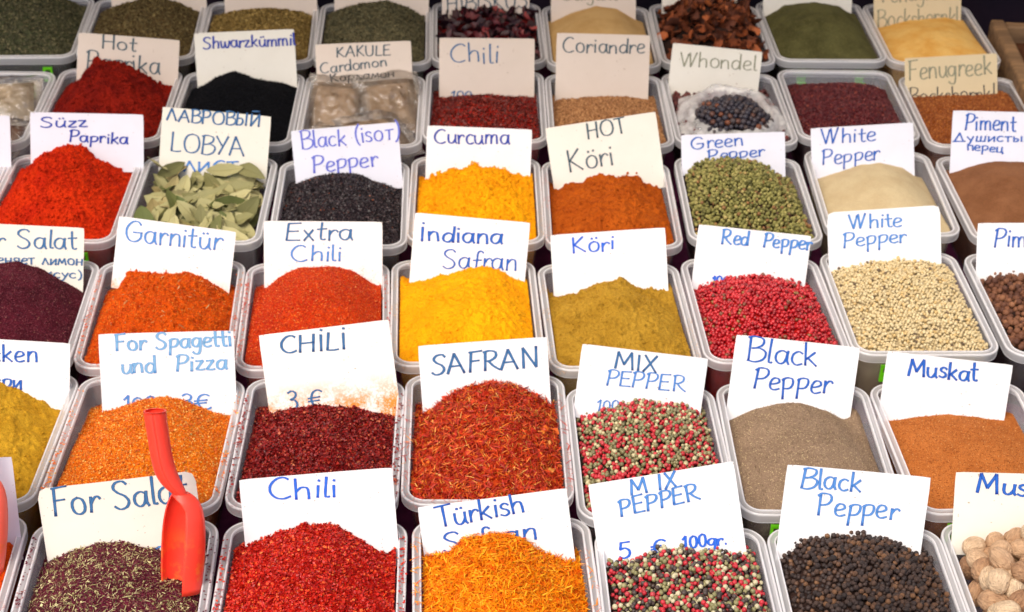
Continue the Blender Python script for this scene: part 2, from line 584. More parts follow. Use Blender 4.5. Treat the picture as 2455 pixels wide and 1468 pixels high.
def spill(h, parent, name, tmpl, n, size, mat, seed=0, asp=(1, 1, 1)):
    """grains lying on the rim of the tub"""
    rng = np.random.default_rng(h.seed * 11 + seed)
    a, b = BW / 2 - .0038, BD / 2 - .0038
    side = rng.random(n); tt = rng.uniform(-1, 1, n); off = rng.normal(0, .0016, n)
    blob = np.interp(vnoise(tt * 4 + side * 9, side * 0 + h.seed, 3), [-.5, .5], [0, 1]); keep = rng.random(n) < blob * 1.2
    x = np.where(side < .4, -a + off, np.where(side < .8, a + off, tt * (a - .02))); y = np.where(side < .8, tt * (b - .02), -b + off)
    x, y = x[keep], y[keep]
    P = np.stack([x, y, np.full(len(x), .0020)], 1)
    V, F = stamp(tmpl, P, flat_rots(np.tile([[0, 0, 1.0]], (len(x), 1)), .2, rng), size * (1 + .4 * rng.normal(size=(len(x), 1)).clip(-1.5, 2)) * np.array(asp)[None])
    o = link(name, mesh_np(name, V, F, np.repeat(rng.random(len(x)), len(tmpl[0])), smooth=False), mat, parent)
    o['kind'] = 'stuff'


HEAP_GROUP = 'heaps of spices in the tubs'
CARD_POLY = {}      # (r,c) -> photo quad of the card, filled by the cards


def heap_thing(h, name, label, cat='spice', base_mat=None, res=(96, 120), drop=0.0, mass=False):
    """the heap as a thing: mesh root (powders) placed in its tub"""
    me = h.surface(name, res[0], res[1], drop)
    o = link(name, me, base_mat, loc=h.p, rz=h.a); o.scale = (h.k, 1, 1)
    tag(o, label, cat, HEAP_GROUP)
    return o


def loose(h, parent, name, tmpl, n, size, mat, tilt=.5, lift=.0004, mode='flat', asp=(1, 1, 1), sizevar=.35, rnd=None, zj=.0006, seed=0):
    """scattered chips, threads or grains lying on the heap: one object of kind stuff"""
    rng = np.random.default_rng(h.seed * 7 + seed + 1)
    x, y = h.sample(n, rng)
    P = np.stack([x, y, h.z(x, y) + lift + rng.normal(0, zj, len(x))], 1)
    R = flat_rots(h.normal(x, y), tilt, rng) if mode == 'flat' else rand_rots(len(x), rng)
    S = size * (1 + sizevar * rng.normal(size=(len(x), 1)).clip(-2, 2)) * np.array(asp)[None]
    V, F = stamp(tmpl, P, R, S)
    val = np.repeat(rng.random(len(x)) if rnd is None else rnd(len(x), rng), len(tmpl[0]))
    o = link(name, mesh_np(name, V, F, val, smooth=False), mat, parent)
    o['kind'] = 'stuff'
    return o


def hidden_by_cards(pix, r):
    out = np.zeros(len(pix), bool)
    for (rr, cc), q in CARD_POLY.items():
        if rr >= r: continue
        q = np.array(q); ins = np.ones(len(pix), bool)
        for i in range(4):
            a, b = q[i], q[(i + 1) % 4]
            ins &= ((b[0] - a[0]) * (pix[:, 1] - a[1]) - (b[1] - a[1]) * (pix[:, 0] - a[0])) > 0
        out |= ins
    return out


def lump_mesh(name, rnd, seed, tmpl=ICO2, rough=.08, squash=(1, 1, 1)):
    V, F = tmpl
    rng = np.random.default_rng(seed)
    D = 1 + rough * (np.sin(V @ rng.normal(size=3) * 3 + rng.random() * 6) + np.sin(V @ rng.normal(size=3) * 5 + rng.random() * 6) + .6 * np.sin(V @ rng.normal(size=3) * 9))
    W = V * D[:, None] * np.array(squash)
    return mesh_np(name, W, F, np.full(len(V), rnd))


def corns(h, thing, name, r, mat, nparts=300, sub=ICO2, mass_sub=ICO1, second=.38, rough=.022, squash=.95, seed=3, nrnd=14):
    """round pieces: the ones that show largest are parts of their own, the rest one part of kind stuff"""
    rng = np.random.default_rng(h.seed * 3 + seed)
    P = h.packed(r, rng, second)
    ca, sa = math.cos(h.a), math.sin(h.a)
    Wd = np.stack([h.p[0] + P[:, 0] * h.k * ca - P[:, 1] * sa, h.p[1] + P[:, 0] * h.k * sa + P[:, 1] * ca, h.p[2] + P[:, 2]], 1)
    pix, z = to_px(Wd)
    vis = (pix[:, 0] > 4) & (pix[:, 0] < IW - 4) & (pix[:, 1] > 4) & (pix[:, 1] < IH - 4) & (P[:, 1] < h.yc - .004) & ~hidden_by_cards(pix, h.r)
    score = z + np.where(vis, 0, 10) - P[:, 3] * .06 + rng.random(len(P)) * .01
    order = np.argsort(score)
    sel = order[:nparts]; sel = sel[vis[sel]]
    rest = np.ones(len(P), bool); rest[sel] = False
    Q = P[rest]
    Rm = rand_rots(len(Q), rng)
    S = r * (1 + .09 * rng.normal(size=(len(Q), 1)).clip(-2, 2)) * np.array([[1, 1, squash]])
    V, F = stamp(mass_sub, Q[:, :3], Rm, S)
    k = len(mass_sub[0])
    V = V + rng.normal(0, r * rough, V.shape)
    mo = link(name + '_mass', mesh_np(name + '_mass', V, F, np.repeat(rng.random(len(Q)), k)), mat, thing)
    mo['kind'] = 'stuff'
    if len(sel):
        meshes = []
        for i in range(nrnd * 2):
            me = lump_mesh(name, ((i % nrnd) + .5) / nrnd, i + 50, sub, rough * .7); me.materials.append(mat); meshes.append(me)
        rr = rand_rots(len(sel), rng)
        for j, i in enumerate(sel):
            o = bpy.data.objects.new(name, meshes[rng.integers(len(meshes))])
            COL.objects.link(o); o.parent = thing
            s = r * (1 + .09 * float(np.clip(rng.normal(), -2, 2)))
            o.matrix_local = Matrix.Translation(P[i, :3].tolist()) @ Matrix(rr[j].tolist()).to_4x4() @ Matrix.Diagonal((s, s, s * squash, 1))


# ------------------------------------------------------------------ handwriting: single-stroke alphabet, cap height 1, x-height ~.6
# each glyph: advance, strokes; a stroke starting with '~' is smoothed
G = {}


def g(ch, adv, *st):
    out = []
    for s in st:
        sm = s.startswith('~'); pts = [tuple(float(v) for v in p.split(',')) for p in s.lstrip('~').split()]
        out.append((sm, pts))
    G[ch] = (adv, out)


g('A', .82, '.02,0 .36,1', '.36,1 .68,0', '.14,.36 .58,.38')
g('B', .66, '.08,1 .06,0', '~.0,.98 .22,1.04 .50,.95 .50,.72 .30,.57 .14,.54', '~.14,.54 .40,.56 .62,.40 .56,.12 .30,-.02 .02,.02')
g('C', .70, '~.58,.90 .46,1.0 .26,.94 .08,.66 .06,.32 .20,.06 .40,.0 .60,.10')
g('D', .74, '.08,1 .06,0', '~.02,1 .36,1.0 .64,.70 .60,.28 .34,.02 .04,0')
g('E', .66, '.10,1 .06,.02', '.10,1 .54,1.03', '.09,.54 .46,.56', '.06,.02 .54,.03')
g('F', .60, '.12,1 .08,0', '.04,1 .54,1.05', '.11,.55 .44,.57')
g('G', .80, '~.62,.84 .50,.99 .28,.96 .08,.68 .06,.32 .20,.05 .44,.02 .62,.20 .64,.44', '.32,.46 .68,.46')
g('H', .74, '.08,1 .06,0', '.58,1.02 .56,0', '.08,.52 .58,.54')
g('I', .28, '.12,1 .10,0')
g('K', .68, '.10,1 .08,0', '.52,1 .10,.48', '.14,.50 .58,.02')
g('L', .58, '.10,1 .06,.02', '~.06,.02 .28,.0 .48,.03')
g('M', .86, '.04,0 .12,1', '.12,1 .38,.28', '.38,.28 .66,1.02', '.66,1.02 .74,0')
g('N', .78, '.08,0 .10,1', '.10,1 .58,.03', '.58,.03 .62,1.04')
g('O', .84, '~.40,1 .16,.88 .05,.5 .16,.10 .42,.0 .66,.14 .74,.5 .64,.88 .40,1')
g('P', .62, '.12,.96 .06,0', '~.02,.92 .20,1.04 .48,.98 .54,.76 .40,.54 .14,.48')
g('R', .70, '.10,1 .08,0', '~.02,.97 .28,1.04 .50,.94 .50,.70 .30,.52 .12,.50', '~.22,.50 .40,.24 .64,.02')
g('S', .66, '~.54,.88 .42,1.0 .20,.96 .10,.78 .22,.60 .42,.46 .52,.26 .42,.06 .20,.0 .04,.12')
g('T', .66, '.32,1 .34,0', '.02,.98 .62,1.04')
g('U', .70, '~.08,1 .07,.4 .16,.06 .34,0 .52,.12 .58,.5 .60,1')
g('W', .96, '.04,1 .24,.02', '.24,.02 .44,.92', '.50,1 .56,.02', '.56,.02 .84,1.04')
g('X', .66, '.06,1 .56,0', '.54,1.02 .04,0')
g('Y', .66, '.04,1 .30,.50', '.58,1.02 .18,0')
g('İ', .28, '.12,.92 .10,0', '.14,1.16 .15,1.22')
g('a', .56, '~.42,.52 .26,.60 .08,.46 .06,.18 .20,.01 .36,.12 .44,.50', '~.46,.60 .44,.20 .50,.0')
g('c', .46, '~.40,.52 .26,.60 .09,.46 .06,.18 .20,.0 .40,.07')
g('d', .58, '~.42,.46 .26,.58 .08,.42 .07,.14 .22,.0 .38,.12 .44,.40', '.46,1.0 .46,.0')
g('e', .50, '~.08,.28 .28,.32 .42,.42 .36,.58 .18,.58 .07,.36 .08,.12 .22,.0 .44,.07')
g('f', .42, '~.44,.92 .34,1.02 .22,.92 .20,.60 .17,.0', '.04,.50 .38,.53')
g('g', .56, '~.42,.50 .26,.60 .08,.46 .07,.20 .20,.06 .36,.16 .44,.46', '~.46,.58 .44,.0 .36,-.34 .18,-.38 .06,-.26')
g('h', .54, '.08,1 .07,0', '~.08,.36 .22,.56 .38,.54 .42,.34 .42,.0')
g('i', .24, '.10,.58 .10,.0', '.11,.80 .12,.86')
g('k', .52, '.08,1 .07,0', '.40,.60 .09,.26', '.16,.32 .44,.0')
g('l', .24, '~.09,1 .08,.14 .13,.01 .20,.03')
g('m', .78, '.07,.58 .06,0', '~.07,.36 .18,.56 .32,.52 .34,.30 .34,.0', '~.35,.36 .46,.56 .60,.52 .63,.30 .64,.0')
g('n', .54, '.08,.58 .07,0', '~.08,.34 .22,.56 .38,.54 .42,.34 .43,.0')
g('o', .56, '~.26,.60 .10,.50 .05,.28 .12,.06 .28,.0 .42,.10 .46,.32 .40,.52 .26,.60')
g('p', .56, '.10,.58 .07,-.40', '~.04,.50 .22,.62 .44,.58 .46,.34 .34,.14 .10,.10')
g('r', .40, '.08,.58 .07,0', '~.08,.32 .18,.52 .30,.58 .38,.48')
g('s', .44, '~.36,.50 .24,.60 .10,.52 .12,.38 .30,.26 .34,.10 .20,.0 .04,.07')
g('t', .40, '~.18,.95 .17,.16 .24,.01 .34,.04', '.02,.58 .36,.61')
g('u', .54, '~.07,.58 .07,.20 .16,.02 .30,.04 .42,.26', '~.44,.58 .43,.16 .50,.0')
g('w', .70, '~.06,.58 .10,.10 .20,.04 .32,.24 .34,.52', '~.34,.40 .40,.06 .52,.06 .62,.34 .64,.58')
g('x', .46, '.06,.58 .38,.0', '.38,.60 .04,.0')
g('z', .48, '.06,.56 .38,.58', '.38,.58 .08,.03', '~.08,.03 .26,.0 .44,.03')
g('ü', .54, *['~.07,.58 .07,.20 .16,.02 .30,.04 .42,.26', '~.44,.58 .43,.16 .50,.0', '.18,.76 .19,.82', '.34,.78 .35,.84'])
g('ö', .56, '~.26,.60 .10,.50 .05,.28 .12,.06 .28,.0 .42,.10 .46,.32 .40,.52 .26,.60', '.16,.76 .17,.83', '.36,.78 .37,.85')
g('0', .52, '~.25,1 .10,.84 .06,.44 .14,.08 .28,.0 .40,.18 .43,.58 .38,.90 .25,1')
g('1', .34, '.04,.76 .22,1', '.22,1 .18,0')
g('3', .54, '~.08,.90 .26,1.0 .42,.86 .38,.66 .20,.54 .38,.50 .48,.26 .34,.02 .06,.04')
g('5', .56, '.14,.96 .50,1.0', '.14,.96 .10,.54', '~.10,.54 .30,.62 .48,.44 .44,.14 .24,.0 .04,.10')
g('€', .70, '~.62,.88 .44,.98 .22,.84 .14,.46 .28,.08 .50,.02 .66,.12', '.0,.56 .52,.62', '.0,.40 .48,.44')
g('(', .30, '~.24,1.08 .10,.80 .06,.40 .14,.02 .24,-.14')
g(')', .30, '~.06,1.08 .20,.80 .24,.40 .18,.02 .06,-.14')
g('.', .22, '.06,.0 .10,.03')
g('-', .34, '.04,.16 .28,.18')
g(' ', .42)
# Cyrillic
g('Л', .74, '.04,0 .36,1', '.36,1 .62,0')
G['А'] = G['A']; G['В'] = G['B']; G['Р'] = G['P']; G['О'] = G['O']; G['С'] = G['C']; G['Т'] = G['T']; G['К'] = G['K']
g('Ы', .86, '.10,1 .07,0', '~.08,.50 .32,.56 .44,.34 .34,.06 .08,.0', '.66,1 .64,0')
g('И', .76, '.10,1 .07,0', '.08,.02 .58,.98', '.58,1 .56,0')
g('Й', .78, '.10,.92 .07,0', '.08,.02 .58,.90', '.58,.92 .56,0', '.12,1.12 .56,1.14')
g('Д', .84, '.10,.04 .40,1', '.40,1 .64,.04', '.0,.04 .76,.05')
g('З', .56, '~.08,.90 .26,1.0 .42,.86 .38,.66 .20,.54 .38,.50 .48,.26 .34,.02 .06,.04')
G['а'] = G['a']; G['е'] = G['e']; G['о'] = G['o']; G['р'] = G['p']; G['с'] = G['c']
g('м', .66, '.03,0 .14,.58', '.14,.58 .30,.16', '.30,.16 .48,.60', '.48,.60 .56,0')
g('н', .56, '.08,.60 .07,0', '.44,.60 .43,0', '.08,.30 .44,.31')
g('я', .54, '.42,.60 .42,0', '~.42,.58 .18,.60 .10,.44 .20,.30 .42,.28', '.26,.28 .06,0')
g('т', .52, '.24,.58 .24,0', '.04,.58 .46,.60')
g('л', .54, '.03,0 .24,.60', '.24,.60 .44,0')
g('и', .56, '.08,.60 .07,0', '.08,.03 .42,.57', '.43,.60 .42,0')
g('к', .50, '.08,.60 .07,0', '.38,.60 .10,.28', '.16,.32 .42,.0')
g('у', .52, '.06,.58 .24,.20', '~.44,.60 .28,.10 .16,-.26 .04,-.30')
g('д', .58, '.12,.04 .26,.60', '.26,.60 .44,.04', '.02,-.08 .04,.04 .52,.04 .54,-.08')
g('п', .54, '.08,.58 .07,0', '.08,.58 .42,.60', '.43,.60 .42,0')
g('ц', .58, '.08,.60 .08,.02', '.08,.02 .50,.02', '.42,.60 .42,.02', '.50,.02 .52,-.16')
g('ш', .74, '.07,.60 .07,.02', '.32,.60 .32,.02', '.58,.60 .58,.02', '.07,.02 .58,.02')
g('ы', .70, '.08,.60 .07,0', '~.08,.30 .28,.34 .34,.18 .26,.02 .07,.0', '.54,.60 .53,0')
g('й', .58, '.08,.60 .07,0', '.08,.03 .42,.57', '.43,.60 .42,0', '.14,.78 .38,.80')


def smooth_pts(pts, n=6):
    P = [pts[0]] + list(pts) + [pts[-1]]
    out = []
    for i in range(1, len(P) - 2):
        p0, p1, p2, p3 = map(np.array, P[i - 1:i + 3])
        for k in range(n):
            t = k / n
            out.append(.5 * (2 * p1 + (p2 - p0) * t + (2 * p0 - 5 * p1 + 4 * p2 - p3) * t * t + (3 * p1 - p0 - 3 * p2 + p3) * t ** 3))
    out.append(np.array(pts[-1]))
    return np.array(out)


def ink_mat(name, dark, light):
    t = NT(name)
    e = t.attr('edge')
    wob = t.math('ADD', e, t.math('MULTIPLY', t.math('SUBTRACT', t.noise(260, 2, .5), .5), .5))
    t.l(t.ramp(wob, [(.34, sc(lin(light), .9)), (.9, sc(lin(dark), .9))]), t.b.inputs['Base Color'])
    t.set(Roughness=.5, Specular_IOR_Level=.25)
    return t.m


INK = {k: ink_mat('marker_ink_' + k, d, l) for k, (d, l) in dict(
    steel=((28, 62, 112), (62, 112, 160)), bright=((22, 62, 190), (48, 110, 220)), navy=((24, 36, 130), (40, 66, 170)),
    pale=((70, 130, 190), (125, 175, 215)), mid=((40, 88, 165), (84, 142, 212)), violet=((62, 62, 185), (110, 120, 215)),
    grey=((46, 62, 72), (82, 102, 112)), black=((24, 28, 38), (48, 54, 66)), olive=((105, 105, 88), (150, 150, 125)),
    royal=((14, 50, 140), (40, 100, 192))).items()}


def paper_mat(name, rgb, stain=None, amt=0.0, low=(0, 1)):
    t = NT(name)
    c = lin(rgb)
    n = t.noise(9, 4, .6)
    col = t.mix(1.0, c, t.ramp(n, [(.3, (.91, .905, .89)), (.65, (1, 1, 1))]), 'MULTIPLY')
    if stain:
        sep = t.t.nodes.new('ShaderNodeSeparateXYZ'); t.l(t.coord(), sep.inputs[0])
        y = sep.outputs['Y']      # card-local: 0 at the top edge, negative downwards
        grad = t.ramp(t.math('MULTIPLY', y, -10.0), [(low[0], (0, 0, 0)), (low[1], (1, 1, 1))])
        d = t.ramp(t.math('MULTIPLY', t.noise(420, 3, .8), t.noise(45, 3, .6)), [(.26 - amt * .1, (0, 0, 0)), (.36 - amt * .06, (1, 1, 1))])
        m = t.mix(1.0, grad, d, 'MULTIPLY')
        col = t.mix(m, col, sc(lin(stain), .9))
    sp = t.ramp(t.noise(300, 1, .5), [(.755, (1, 1, 1)), (.775, (.55, .45, .38))])
    col = t.mix(1.0, col, sp, 'MULTIPLY')
    t.l(col, t.b.inputs['Base Color'])
    t.set(Roughness=.62, Specular_IOR_Level=.2)
    t.bump(t.noise(24, 3, .5), .30, .0020)
    return t.m


PAPER = {'white': paper_mat('card_paper_white', (229, 230, 231)),
         'cool': paper_mat('card_paper_bluish', (219, 220, 230)),
         'cream': paper_mat('card_paper_cream', (225, 221, 209)),
         'beige': paper_mat('card_paper_beige_dim_light', (214, 200, 186)),  # cardboard beige; on most back-row cards it paints in the dim warm light
         'tan': paper_mat('card_paper_yellowed', (216, 198, 160)),
         'stain_red': paper_mat('card_paper_chili_stained', (236, 234, 228), (240, 146, 60), .75, (.50, .80)),
         'stain_light': paper_mat('card_paper_dusted', (234, 230, 226), (226, 160, 126), -.45, (.30, .70)),
         'stain_corner': paper_mat('card_paper_orange_foot', (235, 234, 232), (240, 150, 60), .45, (.55, .85))}


def add_card(r, c, TL, TR, lines, label, paper='white', contact=90, back=.030, curl=.0012, lean=LEAN, dogear=0):
    """price card standing in the heap: corners TL, TR as seen in the photograph, real size follows from where it stands"""
    n = np.array([0, -math.cos(lean), math.sin(lean)])
    base = card_base(r, c, back)
    P, Q = on_plane(*TL, base, n), on_plane(*TR, base, n)
    W = np.linalg.norm(Q - P); eu = (Q - P) / W
    ev = np.cross(n, eu)                      # up in the card
    mid = ((TL[0] + TR[0]) / 2, (TL[1] + TR[1]) / 2)
    B = on_plane(mid[0], mid[1] + contact, base, n)
    H = min(np.linalg.norm(B - (P + Q) / 2) + .022, .112)
    nx, ny = 18, 10
    rs = np.random.default_rng(r * 31 + c * 7 + 400)
    k1, k2, k3 = curl * rs.choice([-1, 1]), rs.normal() * .0007, rs.normal() * .0008

    def surf(u, v, off=0.0):
        """u,v in metres from the top left corner (v negative down)"""
        a = np.asarray(u) / W - .5; b = -np.asarray(v) / H
        z = k1 * (a * a * 4 - 1) * (1 - .6 * b) + k2 * a * 2 * (1 - b) + k3 * (1 - b) ** 2
        return np.stack([np.asarray(u) + 0 * a, np.asarray(v) + 0 * a, z + off], -1)
    U, Vv = np.meshgrid(np.linspace(0, W, nx), np.linspace(0, -H, ny))
    th = .0003
    f = surf(U.ravel(), Vv.ravel(), 0); bk = surf(U.ravel(), Vv.ravel(), -th)
    rcr = .0007 if not dogear else dogear
    for A in (f, bk):          # slightly rounded corners
        for iu, iv in ((0, 0), (nx - 1, 0)):
            i = iv * nx + iu
            A[i, 0] += rcr * (1 if iu == 0 else -1) * .6; A[i, 1] -= rcr * .6
    idx = np.arange(nx * ny).reshape(ny, nx); m = nx * ny
    F = np.stack([idx[:-1, :-1], idx[1:, :-1], idx[1:, 1:], idx[:-1, 1:]], -1).reshape(-1, 4)
    Fb = F[:, ::-1] + m
    per = np.concatenate([idx[0, :-1], idx[:-1, -1], idx[-1, :0:-1], idx[:0:-1, 0]])
    pj = np.roll(per, -1)
    Fe = np.stack([per, pj, pj + m, per + m], 1)
    me = mesh_np('price_card', np.vstack([f, bk]), np.vstack([F, Fb, Fe]), smooth=False)
    o = link('price_card', me, PAPER[paper])
    o.matrix_world = Matrix(((eu[0], ev[0], n[0], P[0]), (eu[1], ev[1], n[1], P[1]), (eu[2], ev[2], n[2], P[2]), (0, 0, 0, 1)))
    tag(o, label, 'price card', 'handwritten price cards standing in the tubs')

    def uv(px, py):
        X = on_plane(px, py, base, n) - P
        return np.array([X @ eu, X @ ev])
    CARD_POLY[(r, c)] = [to_px(P)[0], to_px(Q)[0], to_px(Q - ev * H * .75)[0], to_px(P - ev * H * .75)[0]]
    for li, ln in enumerate(lines):
        text, x0, y0, x1, y1, cap, ink = ln[:7]
        wd = ln[7] if len(ln) > 7 else 1.0
        a, b = uv(x0, y0), uv(x1, y1)
        hh = np.linalg.norm(uv(x0, y0 - cap) - a)
        L = np.linalg.norm(b - a); du = (b - a) / L; dv = np.array([-du[1], du[0]])
        tot = sum(G[ch][0] for ch in text) - .08
        sx = L / tot
        Vs, Fs, Es, off, x = [], [], [], 0, 0.0
        w0 = .00115 * wd
        ls = .00035
        for ch in text:
            adv, strokes = G[ch]
            jx, jy, js = rs.normal() * .015, rs.normal() * .022, 1 + rs.normal() * .035
            sh = rs.normal() * .03
            for smo, pts in strokes:
                p = smooth_pts(pts) if smo else np.array([np.array(pts[i]) * (1 - t) + np.array(pts[i + 1]) * t for i in range(len(pts) - 1) for t in (0, .25, .5, .75)] + [pts[-1]])
                p = p.copy(); p[:, 0] += sh * p[:, 1]
                q = a[None] + du[None] * ((x + p[:, :1] + jx) * sx) + dv[None] * (p[:, 1:] * js + jy) * hh
                d = np.gradient(q, axis=0); d /= np.maximum(np.linalg.norm(d, axis=1)[:, None], 1e-9)
                q[0] -= d[0] * w0 * .4; q[-1] += d[-1] * w0 * .4
                nn = np.stack([-d[:, 1], d[:, 0]], 1)
                wf = w0 * (.56 + .52 * np.abs(d @ np.array([.18, .98]))) * (1 + .08 * np.sin(np.arange(len(q)) * 1.7 + li))
                cols = []
                for k, e in ((-1, 1.0), (-.5, .25), (.5, .15), (1, .9)):
                    cols.append((q + nn * (wf * k)[:, None], e))
                m_ = len(q)
                endd = np.zeros(m_); endd[-1] = 1; endd[0] = .6
                for k, (cc, e) in enumerate(cols):
                    Vs.append(surf(cc[:, 0], cc[:, 1], ls)); Es.append(np.maximum(e, endd))
                for k in range(3):
                    i = np.arange(m_ - 1)
                    A = off + k * m_ + i; B2 = off + (k + 1) * m_ + i
                    Fs.append(np.stack([B2, B2 + 1, A + 1, A], 1)[:, ::-1])
                off += 4 * m_; ls += .000004
            x += adv
        if Vs:
            me2 = mesh_np('lettering', np.vstack(Vs), np.vstack(Fs), smooth=False, extra={'edge': np.concatenate(Es)})
            link('lettering', me2, INK[ink], o)
    return o


# ------------------------------------------------------------------ ground, table, added dark backdrop, added shade cloth
t = NT('stone_paving'); t.l(t.ramp(t.noise(3, 5, .6), [(.3, (.05, .048, .045)), (.7, (.09, .085, .08))]), t.b.inputs['Base Color']); t.set(Roughness=.9)
gv = np.array([(-30, -30, -.86), (30, -30, -.86), (30, 40, -.86), (-30, 40, -.86)], float)
go = link('ground', mesh_np('ground', gv, np.array([[0, 1, 2, 3]])), t.m); go['kind'] = 'structure'
go['label'] = 'dark market paving under the stall'

t = NT('plum_cloth'); t.l(t.ramp(t.noise(60, 3, .6), [(.3, lin((62, 18, 46))), (.7, lin((84, 30, 62)))]), t.b.inputs['Base Color'])
t.set(Roughness=.95, Specular_IOR_Level=.1); t.bump(t.noise(900, 1, .5), .4, .001)
M_CLOTH = t.m
t = NT('trestle_wood'); t.l(t.ramp(t.noise(25, 4, .6), [(.3, (.10, .06, .035)), (.7, (.2, .13, .08))]), t.b.inputs['Base Color']); t.set(Roughness=.7)
M_TRESTLE = t.m
table = link('stall_table', None, loc=(.48, .6, -.86))
tag(table, 'long stepped market table covered with a dark plum cloth under all the tubs', 'table')
ys = [-.03]
for r in range(6):
    ys.append(r * .2178 + .2178 - .004)
prof = []
for r in range(6):
    y0 = -.03 if r == 0 else r * .2178 - .004
    y1 = r * .2178 + .2178 - .004 if r < 5 else 1.325
    z = r * DZ - BH - .0015
    prof += [(y0, z), (y1, z)]
prof = [(-.032, -.55)] + prof + [(1.327, -.55)]
X0, X1 = -.55, 1.52
V = []
nx = 24
for i in range(nx + 1):
    x = X0 + (X1 - X0) * i / nx
    for y, z in prof:
        V.append((x - .48, y - .6 + (.006 * math.sin(i * 1.3) if z < -.3 else 0), z + .86))
m = len(prof)
F = [(i * m + j, (i + 1) * m + j, (i + 1) * m + j + 1, i * m + j + 1) for i in range(nx) for j in range(m - 1)]
link('table_cloth', mesh_np('table_cloth', V, np.array(F), smooth=False), M_CLOTH, table)


def boxmesh(name, x0, x1, y0, y1, z0, z1, bevel=0.0):
    import bmesh
    bm = bmesh.new(); bmesh.ops.create_cube(bm, size=1)
    for v in bm.verts:
        v.co = ((x0 + x1) / 2 + v.co.x * (x1 - x0), (y0 + y1) / 2 + v.co.y * (y1 - y0), (z0 + z1) / 2 + v.co.z * (z1 - z0))
    if bevel: bmesh.ops.bevel(bm, geom=bm.edges[:], offset=bevel, segments=2, affect='EDGES', profile=.5)
    me = bpy.data.meshes.new(name); bm.to_mesh(me); bm.free(); return me


for x in (-.9, .9):
    for y in (-.55, .65):
        link('leg', boxmesh('leg', x - .03, x + .03, y - .03, y + .03, 0, .74), M_TRESTLE, table)

# unseen cloth added to warm and dim the light on the back rows
t = NT('cream_shade_cloth'); t.l(t.ramp(t.noise(4, 3, .5), [(.3, (.62, .53, .38)), (.7, (.70, .60, .44))]), t.b.inputs['Base Color']); t.set(Roughness=.9)
tl = t.t.nodes.new('ShaderNodeBsdfTranslucent'); tl.inputs[0].default_value = (.92, .78, .60, 1)
mx = t.t.nodes.new('ShaderNodeMixShader'); mx.inputs[0].default_value = .58
t.l(t.b.outputs[0], mx.inputs[1]); t.l(tl.outputs[0], mx.inputs[2]); t.l(mx.outputs[0], t.out.inputs['Surface'])
shade_root = link('added_shade_cloth', None, loc=(.5, 1.4, -.86))
tag(shade_root, 'unseen cream cloth added above to warm and dim the back rows', 'added_shade_cloth')
AY0, AY1, AZ0, AZ1 = .44 - 1.4, 2.25 - 1.4, 1.22 + .86, 1.50 + .86
V = [(-2.2 + 4.4 * i / 20, AY0 + (AY1 - AY0) * j / 10, AZ0 + (AZ1 - AZ0) * j / 10 - .05 * math.sin(math.pi * j / 10) - .012 * math.cos(i * 1.57)) for j in range(11) for i in range(21)]
F = [(j * 21 + i, j * 21 + i + 1, (j + 1) * 21 + i + 1, (j + 1) * 21 + i) for j in range(10) for i in range(20)]
link('shade_cloth_sheet', mesh_np('shade_cloth_sheet', V, np.array(F)), t.m, shade_root)
for x in (-2.15, 2.15):
    for y, z in ((AY0 + .02, AZ0 - .03), (AY1 - .02, AZ1 - .03)):
        link('shade_cloth_pole', boxmesh('shade_cloth_pole', x - .02, x + .02, y - .02, y + .02, 0, z, .005), M_TRESTLE, shade_root)

# dark sheet added behind the last row to darken the background
t = NT('dark_backdrop_cloth'); t.l(t.ramp(t.noise(6, 3, .5), [(.35, (.008, .009, .016)), (.7, (.03, .018, .032))]), t.b.inputs['Base Color']); t.set(Roughness=.95, Specular_IOR_Level=.1)
cur = [(-1.0 + 3.4 * i / 160, 1.52 + .020 * math.sin(i * .55) + .012 * math.sin(i * 1.31 + 1), -.84 + 1.5 * j / 8) for j in range(9) for i in range(161)]
F = [(j * 161 + i, j * 161 + i + 1, (j + 1) * 161 + i + 1, (j + 1) * 161 + i) for j in range(8) for i in range(160)]
cu = link('dark_backdrop', mesh_np('dark_backdrop', cur, np.array(F)), t.m)
tag(cu, 'dark navy sheet added behind the back row to darken the upper right corner', 'dark_backdrop')

